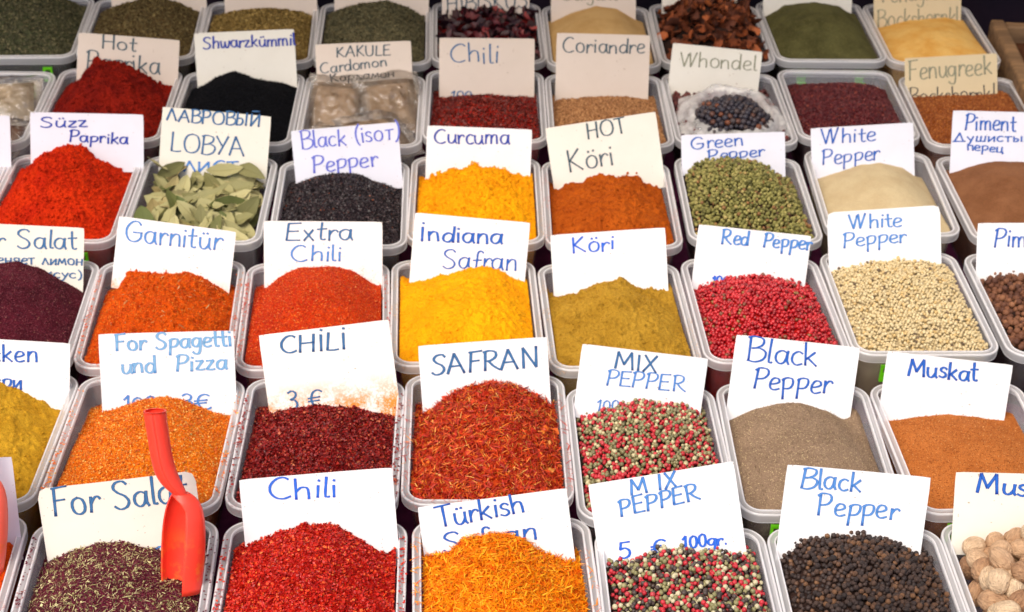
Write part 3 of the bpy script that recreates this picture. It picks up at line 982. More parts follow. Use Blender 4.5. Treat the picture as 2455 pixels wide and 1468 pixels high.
# ------------------------------------------------------------------ spices
PM = {
    'paprika_orange': powder_mat('ground_orange_paprika', (232, 84, 8), (205, 62, 6), bump=.8),
    'salad_base': powder_mat('ground_plum_herb_mix', (104, 30, 50), (78, 22, 38), spec=(120, 100, 70), spec_amt=.2, bump=.8),
    'chili_base': powder_mat('red_chili_base', (196, 24, 14), (160, 16, 10), bump=.9),
    'safran_base': powder_mat('orange_thread_base', (236, 100, 4), (214, 78, 4), bump=.9),
    'dark_base': powder_mat('dark_gap_base', (58, 40, 34), (38, 26, 22), bump=.6),
    'mustard': powder_mat('ground_mustard_curry', (208, 160, 40), (190, 140, 28), bump=.8),
    'spagetti': powder_mat('orange_spice_mix_base', (232, 118, 8), (212, 96, 6), spec=(240, 190, 90), spec_amt=.15, bump=.9),
    'dchili_base': powder_mat('dark_chili_base', (112, 16, 14), (72, 8, 10), bump=.9),
    'rsafran_base': powder_mat('rust_thread_base', (176, 42, 6), (120, 24, 6), bump=.9),
    'pepper_grey': powder_mat('ground_black_pepper', (148, 124, 102), (134, 111, 90), spec=(190, 170, 130), spec_amt=.12, bump=.6),
    'muskat': powder_mat('ground_nutmeg', (194, 116, 56), (178, 102, 46), spec=(120, 60, 26), spec_amt=.18, bump=.7),
    'sumac': powder_mat('ground_plum_sumac', (84, 22, 36), (62, 13, 25), spec=(120, 60, 70), spec_amt=.08, bump=.9),
    'garnitur': powder_mat('orange_garnish_mix', (222, 88, 8), (200, 70, 6), spec=(150, 70, 20), spec_amt=.1, bump=.9),
    'extra': powder_mat('ground_extra_chili', (204, 58, 10), (182, 40, 8), spec=(235, 130, 50), spec_amt=.08, bump=.7),
    'indiana': powder_mat('yellow_ground_safran', (252, 176, 8), (242, 160, 6), bump=.9, var=.12),
    'kori': powder_mat('olive_curry_powder', (188, 146, 48), (170, 128, 36), bump=.9),
    'suzz': powder_mat('bright_sweet_paprika', (212, 50, 6), (188, 34, 4), bump=.8),
    'isot': powder_mat('black_isot_pepper', (38, 30, 36), (26, 20, 25), spec=(110, 90, 90), spec_amt=.12, bump=1),
    'curcuma': powder_mat('yellow_turmeric', (252, 174, 10), (244, 158, 6), bump=.9, var=.12),
    'hotkori': powder_mat('hot_rust_curry', (184, 88, 18), (166, 74, 12), bump=.7),
    'whitepep': powder_mat('ground_white_pepper', (200, 182, 144), (190, 170, 132), bump=.4, var=.12),
    'piment': powder_mat('ground_piment', (136, 92, 62), (120, 78, 50), bump=.5),
    'hotpap': powder_mat('dark_hot_paprika', (140, 26, 10), (108, 14, 8), bump=.8),
    'blackseed': powder_mat('black_cumin_base', (6, 7, 12), (3, 4, 8), bump=1, grain=700),
    'coriander': powder_mat('coriander_base', (150, 100, 60), (100, 62, 36), bump=1),
    'sumac2': powder_mat('purple_sumac_base', (88, 24, 30), (58, 12, 20), bump=1),
    'fenu': powder_mat('fenugreek_base', (158, 84, 36), (120, 60, 24), bump=1),
    'green1': powder_mat('dark_green_herb', (74, 80, 54), (54, 60, 40), bump=1, spec=(110, 110, 80), spec_amt=.15),
    'green2': powder_mat('brown_green_herb', (104, 84, 52), (80, 62, 38), bump=1, spec=(140, 125, 80), spec_amt=.15),
    'green3': powder_mat('golden_green_herb', (142, 116, 66), (114, 90, 48), bump=1, spec=(180, 155, 90), spec_amt=.15),
    'green4': powder_mat('grey_green_herb', (112, 104, 76), (90, 82, 58), bump=1, spec=(150, 145, 105), spec_amt=.15),
    'sand': powder_mat('sand_brown_spice', (196, 162, 108), (184, 148, 94), bump=.3, var=.12),
    'henna': powder_mat('henna_green_powder', (94, 92, 54), (74, 72, 40), bump=.8, spec=(120, 115, 70), spec_amt=.1),
    'yellowish': powder_mat('fenugreek_flour', (236, 192, 112), (226, 170, 84), bump=.3, var=.1),
}
Q = {
    'bcorn': piece_mat('black_peppercorn', [(0, (44, 34, 32)), (.35, (60, 46, 42)), (.7, (78, 58, 48)), (.93, (104, 72, 50)), (1, (130, 92, 60))], .6, .35, bump=.6, tex=520),
    'mixa': piece_mat('mixed_peppercorn_bright', [(0, (176, 24, 34)), (.22, (204, 44, 54)), (.40, (190, 60, 66)), (.45, (160, 20, 30)), (.452, (128, 122, 82)), (.72, (150, 142, 98)), (.86, (110, 104, 72)), (.862, (196, 184, 138)), (1, (212, 200, 156))], .4, .5),
    'mixb': piece_mat('mixed_peppercorn_dark', [(0, (176, 24, 38)), (.20, (206, 48, 60)), (.27, (186, 66, 72)), (.3, (160, 20, 30)), (.302, (62, 50, 46)), (.60, (84, 70, 62)), (.602, (134, 130, 86)), (.86, (158, 150, 104)), (.862, (196, 188, 150)), (1, (212, 202, 166))], .45, .45),
    'red': piece_mat('pink_peppercorn', [(0, (140, 8, 18)), (.3, (178, 16, 28)), (.7, (196, 24, 36)), (.95, (212, 52, 56)), (.955, (110, 40, 30)), (.985, (150, 110, 60))], .32, .55),
    'white': piece_mat('white_peppercorn', [(0, (206, 184, 136)), (.3, (218, 198, 152)), (.7, (226, 208, 164)), (.965, (214, 182, 122)), (.97, (130, 110, 88)), (1, (100, 84, 70))], .55, .3),
    'green': piece_mat('green_peppercorn', [(0, (92, 90, 46)), (.3, (124, 120, 62)), (.7, (150, 144, 80)), (.88, (172, 160, 98)), (.94, (158, 112, 66)), (1, (84, 66, 44))], .6, .3),
    'piment': piece_mat('piment_berry', [(0, (84, 50, 36)), (.5, (112, 70, 48)), (.9, (134, 88, 60)), (1, (152, 104, 72))], .6, .3, bump=.4),
    'juniper': piece_mat('juniper_berry', [(0, (40, 38, 48)), (.6, (60, 56, 66)), (.9, (74, 60, 58)), (.95, (112, 62, 40)), (1, (130, 76, 50))], .45, .4),
    'maroon': piece_mat('maroon_berry', [(0, (70, 24, 26)), (.6, (94, 36, 34)), (1, (116, 50, 44))], .5, .4),
    'chili': piece_mat('red_chili_flake', [(0, (160, 10, 8)), (.5, (194, 26, 14)), (.8, (216, 42, 20)), (.95, (240, 84, 34)), (1, (236, 130, 60))], .4, .3, noisev=.15),
    'dchili': piece_mat('dark_chili_flake', [(0, (86, 6, 10)), (.5, (130, 14, 16)), (.8, (160, 26, 20)), (.94, (170, 50, 26)), (1, (206, 120, 80))], .4, .3, noisev=.15),
    'chili4': piece_mat('brick_chili_flake', [(0, (80, 12, 8)), (.5, (112, 22, 12)), (.9, (140, 34, 16)), (1, (200, 60, 30))], .45, .4),
    'tsafran': piece_mat('orange_petal_thread', [(0, (238, 96, 2)), (.3, (250, 132, 2)), (.75, (255, 158, 6)), (1, (255, 192, 50))], .6, .12),
    'rsafran': piece_mat('rust_petal_thread', [(0, (140, 20, 6)), (.4, (194, 42, 8)), (.75, (216, 70, 12)), (.93, (232, 122, 30)), (1, (236, 180, 90))], .5, .3),
    'herb': piece_mat('pale_herb_sliver', [(0, (130, 116, 76)), (.4, (172, 162, 108)), (.8, (206, 196, 140)), (1, (228, 218, 166))], .7, .2),
    'plumbit': piece_mat('plum_sumac_bit', [(0, (74, 16, 36)), (.6, (112, 30, 52)), (.95, (120, 60, 64)), (1, (170, 120, 100))], .6, .3),
    'orangebit': piece_mat('orange_spice_bit', [(0, (200, 78, 6)), (.5, (232, 116, 10)), (.8, (246, 150, 30)), (.93, (250, 200, 110)), (1, (150, 120, 60))], .6, .3),
    'garnbit': piece_mat('garnish_bit', [(0, (190, 60, 6)), (.6, (220, 92, 10)), (.9, (240, 140, 40)), (1, (150, 110, 50))], .7, .2),
    'extrabit': piece_mat('extra_chili_bit', [(0, (180, 36, 8)), (.6, (206, 62, 12)), (.92, (224, 96, 30)), (1, (240, 160, 90))], .6, .3),
    'seedblack': piece_mat('black_cumin_seed', [(0, (3, 4, 8)), (1, (14, 16, 24))], .7, .12),
    'isotbit': piece_mat('isot_flake', [(0, (18, 13, 17)), (.7, (44, 35, 40)), (.985, (88, 70, 72)), (1, (190, 90, 30))], .4, .5),
    'coribit': piece_mat('coriander_seed', [(0, (126, 80, 46)), (.5, (168, 116, 70)), (1, (206, 156, 104))], .65, .3),
    'sumacbit': piece_mat('sumac_grain', [(0, (66, 14, 24)), (.6, (98, 30, 36)), (.95, (126, 50, 48)), (1, (160, 70, 40))], .5, .4),
    'fenubit': piece_mat('fenugreek_grain', [(0, (124, 60, 22)), (.6, (164, 90, 38)), (1, (196, 124, 60))], .6, .3),
    'greenbit': piece_mat('herb_grain', [(0, (62, 62, 44)), (.6, (92, 88, 62)), (1, (126, 118, 84))], .7, .2),
    'goldbit': piece_mat('golden_herb_grain', [(0, (104, 84, 42)), (.6, (148, 122, 64)), (1, (186, 160, 96))], .7, .2),
    'brownbit': piece_mat('brown_herb_grain', [(0, (74, 62, 36)), (.6, (106, 90, 54)), (1, (136, 120, 76))], .7, .2),
    'pepbit': piece_mat('ground_pepper_bit', [(0, (116, 96, 76)), (.6, (150, 126, 102)), (1, (184, 162, 130))], .8, .2),
    'nutbit': piece_mat('ground_nutmeg_bit', [(0, (150, 80, 34)), (.6, (206, 124, 56)), (1, (230, 170, 104))], .8, .2),
    'hibiscus': piece_mat('hibiscus_petal', [(0, (28, 8, 18)), (.6, (56, 14, 26)), (.92, (110, 30, 38)), (1, (170, 70, 66))], .45, .45, tex=260),
    'rind': piece_mat('dried_rind_piece', [(0, (70, 34, 20)), (.5, (116, 58, 30)), (.85, (154, 78, 38)), (1, (196, 110, 60))], .65, .3, tex=260),
}

CARD = add_card
# --- cards, row by row.  (text, x0,y0 baseline start, x1,y1 baseline end, cap height, ink)
CARD(0, -1 + 1, (-290, 1120), (28, 1095), [], 'white card edge at the left border behind the salmon scoop', 'cool', 190)
CARD(0, 1, (88, 1172), (466, 1128), [('For Salat', 130, 1238, 447, 1201, 66, 'steel', 1.1), ('3 €', 318, 1368, 400, 1358, 52, 'mid')],
     'card reading For Salat with a curled corner, standing in the purple and green herb mix', 'cream', 165, curl=.003, dogear=.004)
CARD(0, 2, (573, 1150), (940, 1121), [('Chili', 645, 1198, 808, 1192, 48, 'bright')],
     'white card with Chili in bright blue, above the scarlet chili flakes', 'white', 180)
CARD(0, 3, (1001, 1217), (1358, 1170), [('Türkish', 1046, 1265, 1258, 1228, 48, 'royal'), ('Safran', 1062, 1325, 1285, 1292, 46, 'royal')],
     'white card reading Türkish Safran behind the orange petal threads', 'white', 130)
CARD(0, 4, (1410, 1163), (1760, 1107), [('M IX', 1512, 1187, 1622, 1168, 38, 'mid'), ('PEPPER', 1487, 1238, 1678, 1198, 38, 'mid'), ('5  €', 1484, 1340, 1598, 1332, 38, 'bright'), ('100gr.', 1637, 1316, 1742, 1304, 28, 'bright')],
     'tilted card reading MIX PEPPER with 5 € 100gr. at its foot', 'white', 190)
CARD(0, 5, (1887, 1113), (2232, 1145), [('Black', 1918, 1170, 2062, 1180, 47, 'mid'), ('Pepper', 1960, 1236, 2150, 1246, 48, 'mid')],
     'white card reading Black Pepper above the whole black peppercorns', 'white', 175)
CARD(0, 6, (2293, 1133), (2640, 1143), [('Muskat', 2342, 1182, 2560, 1200, 42, 'royal', 1.3)],
     'white card reading Muskat, cut by the right border, above the whole nutmegs', 'cream', 140)

CARD(1, 0, (-160, 806), (170, 823), [('Chicken', -105, 866, 88, 868, 40, 'royal'), ('кури', -45, 932, 52, 934, 38, 'royal')],
     'card ending in ken at the left border, above mustard yellow curry', 'white', 175)
CARD(1, 1, (236, 801), (560, 793), [('For Spagetti', 278, 842, 556, 830, 38, 'pale', 1.15), ('und  Pizza', 290, 897, 543, 886, 38, 'pale', 1.15), ('100gr3€', 298, 990, 505, 982, 38, 'mid')],
     'card reading For Spagetti und Pizza in pale blue marker', 'white', 165)
CARD(1, 2, (620, 804), (932, 766), [('CHİLİ', 672, 848, 830, 837, 42, 'steel', 1.1), ('3 €', 688, 985, 775, 978, 44, 'steel')],
     'orange stained card reading CHİLİ 3 € above dark red flakes', 'stain_red', 185)
CARD(1, 3, (1002, 830), (1311, 808), [('SAFRAN', 1033, 899, 1293, 880, 46, 'steel', 1.15)],
     'white card with SAFRAN in large capitals above the rust red threads', 'white', 125)
CARD(1, 4, (1396, 824), (1698, 860), [('MIX', 1472, 882, 1573, 893, 40, 'steel'), ('PEPPER', 1453, 922, 1640, 940, 37, 'mid', .85), ('100gr', 1430, 985, 1520, 990, 26, 'mid', .7)],
     'card reading MIX PEPPER tilted down to the right, above the red and olive peppercorns', 'white', 125)
CARD(1, 5, (1765, 802), (2062, 834), [('Black', 1790, 865, 1957, 880, 54, 'royal'), ('Pepper', 1805, 932, 1990, 943, 50, 'royal')],
     'white card reading Black Pepper above the grey brown ground pepper', 'white', 155)
CARD(1, 6, (2128, 842), (2428, 875), [('Muskat', 2175, 900, 2342, 914, 40, 'royal', 1.2)],
     'white card reading Muskat above the orange brown ground nutmeg', 'white', 135)

CARD(2, 0, (-95, 533), (202, 547), [('For Salat', -80, 594, 182, 598, 44, 'steel'), ('Заменяет лимон', -70, 632, 198, 636, 24, 'steel', .8), ('(уксус)', 75, 664, 193, 668, 20, 'steel', .8)],
     'cream card reading For Salat with small Cyrillic lines, above plum sumac', 'cream', 110)
CARD(2, 1, (285, 518), (567, 556), [('Garnitür', 298, 578, 527, 600, 48, 'mid')],
     'white card reading Garnitür above orange seasoning, tilted down to the right', 'stain_corner', 125)
CARD(2, 2, (632, 530), (917, 532), [('Extra', 682, 577, 843, 577, 42, 'steel'), ('Chili', 697, 627, 818, 626, 38, 'mid')],
     'dusty card reading Extra Chili above orange red powder', 'stain_light', 125)
CARD(2, 3, (995, 510), (1271, 534), [('İndiana', 1008, 577, 1202, 585, 38, 'royal', 1.2), ('Safran', 1060, 643, 1237, 648, 46, 'royal', .9)],
     'white card reading İndiana Safran above yellow powder', 'white', 125)
CARD(2, 4, (1319, 564), (1595, 546), [('Köri', 1372, 608, 1472, 598, 36, 'bright')],
     'white card reading Köri in blue above the olive curry powder', 'white', 130)
CARD(2, 5, (1675, 538), (1945, 566), [('Red  Pepper', 1728, 584, 1943, 600, 34, 'mid', 1.1), ('100', 1706, 684, 1745, 686, 22, 'bright')],
     'white card reading Red Pepper above the crimson peppercorns', 'white', 118)
CARD(2, 6, (1982, 510), (2253, 492), [('White', 2035, 550, 2162, 543, 34, 'mid'), ('Pepper', 2021, 594, 2172, 580, 34, 'mid')],
     'white card reading White Pepper above the whole cream peppercorns', 'white', 130, dogear=.003)
CARD(2, 7, (2344, 535), (2625, 535), [('Piment', 2382, 592, 2530, 592, 44, 'royal')],
     'white card cut by the right border above the whole brown piment berries', 'white', 125)

CARD(3, -1, (-240, 275), (23, 277), [], 'blank white card edge at the left border beside sweet paprika', 'cool', 120)
CARD(3, 0, (72, 269), (344, 275), [('Süzz', 96, 305, 207, 305, 26, 'navy'), ('Paprika', 165, 340, 306, 346, 26, 'navy')],
     'white card reading Süzz Paprika above the bright red orange paprika', 'cool', 95)
CARD(3, 1, (390, 256), (650, 280), [('ЛАВРОВЫЙ', 398, 289, 625, 305, 30, 'steel'), ('LOBYA', 407, 362, 588, 374, 44, 'steel', .95), ('ЛИСТ', 440, 410, 570, 412, 24, 'mid', 1.1)],
     'card reading ЛАВРОВЫЙ LOBYA above the dried bay leaves', 'cream', 125)
CARD(3, 2, (697, 314), (953, 293), [('Black (isот)', 722, 358, 956, 333, 40, 'violet', .9), ('Pepper', 750, 415, 905, 398, 40, 'violet')],
     'white card reading Black (isoт) Pepper in violet ink above near-black flakes', 'cool', 115)
CARD(3, 3, (1024, 301), (1276, 311), [('Curcuma', 1040, 344, 1220, 345, 36, 'navy')],
     'white card reading Curcuma above yellow turmeric', 'white', 95)
CARD(3, 4, (1307, 308), (1572, 268), [('HOT', 1408, 333, 1500, 318, 36, 'grey'), ('Köri', 1365, 413, 1472, 393, 50, 'grey')],
     'card reading HOT Köri tilted up to the right above rust curry', 'cream', 140)
CARD(3, 5, (1633, 324), (1882, 316), [('Green', 1657, 358, 1780, 350, 30, 'royal', .9), ('Pepper', 1698, 388, 1832, 374, 27, 'royal', .9)],
     'white card reading Green Pepper above the green peppercorns', 'cool', 70)
CARD(3, 6, (1943, 308), (2190, 294), [('White', 1968, 345, 2097, 338, 34, 'royal', .9), ('Pepper', 1970, 396, 2108, 382, 36, 'royal', .9)],
     'white card reading White Pepper above the cream ground pepper', 'cool', 100)
CARD(3, 7, (2285, 265), (2560, 272), [('Piment', 2313, 312, 2434, 314, 38, 'royal'), ('Душистый', 2284, 340, 2475, 340, 20, 'royal', .9), ('перец', 2318, 360, 2404, 366, 20, 'royal', .9)],
     'card reading Piment with Cyrillic below it, above brown powder', 'cool', 120)

CARD(4, 0, (188, 78), (431, 97), [('Hot', 243, 116, 325, 124, 32, 'grey'), ('Paprika', 207, 168, 382, 178, 45, 'grey')],
     'beige card reading Hot Paprika half buried in dark red paprika', 'beige', 80)
CARD(4, 1, (465, 80), (705, 70), [('Shwarzkümmil', 486, 118, 708, 108, 28, 'navy')],
     'card reading Shwarzkümmil above black seeds', 'cream', 100)
CARD(4, 2, (755, 107), (985, 98), [('KAKULE', 806, 138, 937, 132, 25, 'grey', .8), ('Cardomon', 769, 178, 927, 158, 25, 'grey', .8), ('Кардамон', 793, 197, 945, 184, 18, 'black', .8)],
     'beige card reading KAKULE Cardomon behind bags of tan powder', 'beige', 85)
CARD(4, 3, (1053, 91), (1282, 93), [('Chili', 1077, 148, 1194, 150, 44, 'steel', .9), ('100gr', 1080, 240, 1168, 240, 20, 'steel', .8)],
     'card toned for dim light, reading Chili 100 above brick red chili flakes', 'beige', 135)
CARD(4, 4, (1335, 79), (1559, 85), [('Coriandre', 1349, 125, 1544, 129, 35, 'grey', .9)],
     'card reading Coriandre above tan coriander seeds', 'beige', 148)
CARD(4, 5, (1613, 103), (1828, 125), [('Whondel', 1628, 158, 1811, 170, 36, 'olive', .8)],
     'card reading Whondel in faded ink behind the bag of blue-black berries', 'cream', 100)
CARD(4, 7, (2168, 140), (2390, 128), [('Fenugreek', 2178, 192, 2376, 178, 45, 'olive', .9), ('Bockshornkl', 2180, 250, 2385, 240, 38, 'black', .7)],
     'yellowed card reading Fenugreek above rusty grains', 'tan', 92)

CARD(5, 0, (262, -90), (490, -95), [], 'card toned for dim light, cut by the top border behind brown green herbs', 'beige', 100)
CARD(5, 1, (535, -85), (757, -88), [], 'card toned for dim light, cut by the top border behind golden green herbs', 'beige', 105)
CARD(5, 2, (800, -90), (1027, -90), [], 'card toned for dim light, cut by the top border behind grey green herbs', 'beige', 105)
CARD(5, 3, (1060, -75), (1270, -72), [('HIBISKUS', 1072, 30, 1265, 18, 40, 'grey', .9)],
     'card toned for dim light, reading HIBISKUS above dark red petals', 'beige', 105)
CARD(5, 4, (1321, -85), (1525, -85), [('Galgant', 1345, 2, 1480, 0, 30, 'olive', .8)], 'card toned for dim light, cut by the top border behind sand brown powder', 'beige', 110)
CARD(5, 5, (1590, -90), (1772, -85), [], 'pale card cut by the top border behind dried brown rinds', 'cream', 100)
CARD(5, 6, (1832, -90), (2045, -88), [], 'pale card cut by the top border behind dark green powder', 'cream', 105)
CARD(5, 7, (2095, -75), (2305, -80), [('Fenugreek', 2112, 6, 2290, -4, 40, 'olive', .8), ('Bockshornkl', 2104, 66, 2298, 58, 42, 'olive', .8)],
     'yellowed card above the pale yellow flour heap in the back row', 'tan', 120)

# --- tubs and heaps
S = {}


def put(r, c, tub, dust, sil, name, label, mat, **kw):
    res = kw.pop('res', None); drop = kw.pop('drop', 0.0)
    add_tub(r, c, tub, dust)
    h = Heap(r, c, sil, **kw)
    if res is None: res = (120, 150) if r < 3 else (84, 104)
    o = heap_thing(h, name, label, 'spice', PM[mat], res, drop)
    S[(r, c)] = (h, o)
    return h, o


OR, YE, RD = (225, 90, 15), (225, 160, 25), (160, 30, 20)
CLOD = (ICO1[0] * (1 + .25 * np.sin(ICO1[0] @ np.array([3.1, 5.2, 2.3])))[:, None], ICO1[1])


def clods(h, o, mat, n=1100, size=.0009, seed=9):
    loose(h, o, 'powder_clods', CLOD, n, size, PM[mat], mode='rot', lift=.0, sizevar=.5, zj=.0003, seed=seed)
    loose(h, o, 'powder_crumbs', TET, n * 5, size * .55, PM[mat], mode='rot', lift=.0002, sizevar=.5, zj=.0003, seed=seed + 1)


# row 0 (front)
h, o = put(0, 0, 'tub at the lower left corner with orange paprika and a salmon scoop', OR, [(-200, 1320), (-60, 1290), (0, 1295), (40, 1310)], 'paprika_heap',
           'orange paprika powder at the lower left corner under the salmon scoop', 'paprika_orange', clump=.0012, rough=(.0012, 60))
clods(h, o, 'paprika_orange', 500, 0.0012)
h, o = put(0, 1, 'front tub filled with the purple and green salad herb mix', RD, [(85, 1375), (103, 1350), (167, 1313), (243, 1297), (300, 1299), (364, 1311), (430, 1325), (500, 1322)], 'herb_mix_heap',
           'plum sumac mixed with pale green herb slivers under the red scoop', 'salad_base', bump=.016)
loose(h, o, 'herb_slivers', SLIVER, 3400, .0024, Q['herb'], .5, .0006)
loose(h, o, 'sumac_bits', TET, 12000, .0008, Q['plumbit'], mode='rot', lift=.0004, seed=2)
loose(h, o, 'herb_flecks', FLAKE, 1500, .0009, Q['herb'], .6, .0006, seed=3)
spill(h, o, 'spilled_bits', FLAKE, 260, .0008, Q['plumbit'])
h, o = put(0, 2, 'front tub heaped with scarlet chili flakes', RD, [(555, 1330), (585, 1315), (650, 1290), (730, 1266), (800, 1268), (870, 1300), (930, 1333), (952, 1305)], 'chili_flakes_heap',
           'scarlet chili flakes heaped in the front row', 'chili_base', bump=.016, clump=.0006, rough=(.0012, 90))
loose(h, o, 'chili_flakes', FLAKE, 26000, .00098, Q['chili'], .9, .0005, zj=.0007)
spill(h, o, 'spilled_flakes', FLAKE, 420, .0009, Q['chili'])
h, o = put(0, 3, 'front tub heaped with bright orange petal threads', OR, [(1003, 1325), (1080, 1313), (1110, 1290), (1180, 1283), (1250, 1291), (1310, 1322), (1345, 1338), (1370, 1335), (1385, 1348)], 'safran_heap',
           'bright orange petal threads sold as Turkish safran', 'safran_base', bump=.018, rough=(.0012, 90))
loose(h, o, 'petal_threads', SLIVER, 15000, .0034, Q['tsafran'], .55, .0010, zj=.0008)
spill(h, o, 'spilled_threads', SLIVER, 110, .0030, Q['tsafran'])
h, o = put(0, 4, 'front tub of mixed red, black, white and green peppercorns', None, [(1425, 1345), (1500, 1338), (1560, 1322), (1640, 1314), (1720, 1320), (1795, 1322), (1810, 1340)], 'peppercorn_heap',
           'mixed red, black, white and green peppercorns in the front row', 'dark_base', bump=.012, drop=.003, res=(50, 60))
corns(h, o, 'peppercorn', .0024, Q['mixb'])
h, o = put(0, 5, 'front tub heaped with whole black peppercorns', None, [(1862, 1325), (1930, 1300), (2010, 1292), (2090, 1292), (2160, 1311), (2217, 1330), (2248, 1350)], 'peppercorn_heap',
           'whole black peppercorns in the front row', 'dark_base', bump=.016, drop=.003, res=(50, 60))
corns(h, o, 'peppercorn', .0025, Q['bcorn'], squash=.97)
add_tub(0, 6, 'tub at the lower right corner filled with whole nutmegs', None)
HN = Heap(0, 6, [(2262, 1285), (2350, 1270), (2455, 1264), (2600, 1270), (2680, 1290)], bump=.010)
# row 1
h, o = put(1, 0, 'second row tub of mustard yellow curry at the left border', YE, [(-220, 960), (-100, 935), (0, 925), (60, 942), (140, 976), (180, 990)], 'curry_heap',
           'mustard yellow curry powder at the left border', 'mustard', bump=.014, clump=.0008)
clods(h, o, 'mustard', 700, 0.0009)
h, o = put(1, 1, 'second row tub of orange spaghetti spice mix', OR, [(165, 1055), (200, 1012), (228, 998), (290, 977), (340, 960), (400, 953), (470, 963), (530, 985), (562, 1003), (575, 1005)], 'spice_mix_heap',
           'grainy orange spaghetti and pizza spice mix', 'spagetti', bump=.018, rough=(.0012, 80))
loose(h, o, 'spice_bits', TET, 14000, .0007, Q['orangebit'], mode='rot', lift=.0003)
loose(h, o, 'spice_chips', FLAKE, 3500, .0008, Q['orangebit'], .8, .0005, seed=4)
spill(h, o, 'spilled_bits', FLAKE, 700, .0007, Q['orangebit'])
h, o = put(1, 2, 'second row tub of dark red chili flakes', RD, [(598, 1015), (637, 992), (700, 975), (770, 966), (830, 971), (900, 985), (958, 992), (968, 1000)], 'chili_flakes_heap',
           'dark crimson chili flakes in the second row', 'dchili_base', bump=.014, clump=.0005, rough=(.0012, 80))
loose(h, o, 'chili_flakes', FLAKE, 23000, .00105, Q['dchili'], .9, .0005, zj=.0007)
spill(h, o, 'spilled_flakes', FLAKE, 420, .0009, Q['dchili'])
h, o = put(1, 3, 'second row tub of rust red petal threads', OR, [(990, 1005), (1030, 988), (1080, 950), (1130, 931), (1180, 922), (1240, 932), (1290, 950), (1320, 968), (1342, 992)], 'safran_heap',
           'rust red petal threads labelled safran', 'rsafran_base', bump=.018, rough=(.0014, 90))
loose(h, o, 'petal_threads', SLIVER, 15000, .0033, Q['rsafran'], .6, .0010, zj=.0010)
spill(h, o, 'spilled_threads', SLIVER, 160, .0026, Q['rsafran'])
loose(h, o, 'petal_chips', FLAKE, 500, .0028, Q['rsafran'], .6, .0012, seed=5)
h, o = put(1, 4, 'second row tub of red and olive mixed peppercorns', None, [(1368, 1005), (1420, 988), (1490, 970), (1560, 964), (1640, 972), (1690, 997), (1704, 1003)], 'peppercorn_heap',
           'red, olive and cream mixed peppercorns in the second row', 'dark_base', bump=.014, drop=.003, res=(50, 60))
corns(h, o, 'peppercorn', .0023, Q['mixa'])
h, o = put(1, 5, 'second row tub of grey brown ground black pepper', None, [(1735, 1005), (1800, 980), (1870, 967), (1920, 966), (1980, 981), (2020, 1000), (2050, 985), (2066, 1000)], 'ground_pepper_heap',
           'grey brown ground black pepper', 'pepper_grey', bump=.016, rough=(.0006, 50))
loose(h, o, 'pepper_grains', TET, 9000, .00045, Q['pepbit'], mode='rot', lift=.0002)
h, o = put(1, 6, 'second row tub of orange brown ground nutmeg', None, [(2112, 1010), (2170, 996), (2260, 989), (2330, 994), (2400, 1015), (2445, 1045)], 'ground_nutmeg_heap',
           'orange brown ground nutmeg', 'muskat', bump=.018, rough=(.0006, 50))
clods(h, o, 'muskat', 500, 0.0006)
loose(h, o, 'nutmeg_grains', TET, 9000, .00045, Q['nutbit'], mode='rot', lift=.0002)
h, o = put(1, 7, 'tub corner at the right border beside the ground nutmeg', None, [(2470, 1010), (2700, 1000)], 'spice_heap', 'spice hidden past the right border of the second row', 'piment', res=(20, 20))
clods(h, o, 'piment', 500, 0.0008)
# row 2
h, o = put(2, 0, 'third row tub of plum sumac at the left border', RD, [(-120, 665), (-50, 645), (0, 634), (40, 630), (90, 645), (150, 672), (205, 700)], 'sumac_heap',
           'plum purple ground sumac at the left border', 'sumac', bump=.018)
clods(h, o, 'sumac', 500, 0.0008)
loose(h, o, 'sumac_bits', TET, 9000, .0006, Q['plumbit'], mode='rot', lift=.0002)
h, o = put(2, 1, 'third row tub of orange garnish seasoning', OR, [(222, 722), (262, 700), (290, 690), (300, 662), (340, 655), (400, 657), (460, 655), (500, 671), (530, 690), (555, 708), (572, 705)], 'seasoning_heap',
           'orange garnish seasoning with herb flecks', 'garnitur', bump=.020, clump=.0014, rough=(.0013, 70))
clods(h, o, 'garnitur', 900, 0.0009)
loose(h, o, 'seasoning_bits', TET, 11000, .00065, Q['garnbit'], mode='rot', lift=.0003)
spill(h, o, 'spilled_bits', FLAKE, 500, .0007, Q['garnbit'])
loose(h, o, 'herb_slivers', SLIVER, 160, .0022, Q['herb'], .4, .0006, seed=6)
h, o = put(2, 2, 'third row tub of orange red extra chili powder', OR, [(598, 695), (632, 690), (670, 665), (720, 645), (790, 643), (850, 656), (900, 680), (925, 680)], 'chili_powder_heap',
           'orange red extra chili powder', 'extra', bump=.018, rough=(.0009, 60))
clods(h, o, 'extra', 500, 0.0008)
loose(h, o, 'chili_grains', TET, 15000, .0006, Q['extrabit'], mode='rot', lift=.0003)
spill(h, o, 'spilled_grains', FLAKE, 500, .0007, Q['extrabit'])
h, o = put(2, 3, 'third row tub dusted with yellow safran powder', YE, [(948, 650), (980, 677), (1040, 666), (1090, 655), (1160, 644), (1200, 655), (1258, 675), (1272, 672)], 'safran_powder_heap',
           'golden yellow Indian safran powder in the third row', 'indiana', bump=.020, clump=.0008, rough=(.0011, 70))
clods(h, o, 'indiana', 1300, 0.0008)
h, o = put(2, 4, 'third row tub of olive curry powder', YE, [(1300, 665), (1315, 705), (1340, 715), (1370, 700), (1440, 675), (1490, 668), (1530, 692), (1597, 694), (1620, 685)], 'curry_heap',
           'olive yellow curry powder with cracked crust', 'kori', bump=.018, clump=.0010, rough=(.0012, 70))
clods(h, o, 'kori', 1400, 0.0009)
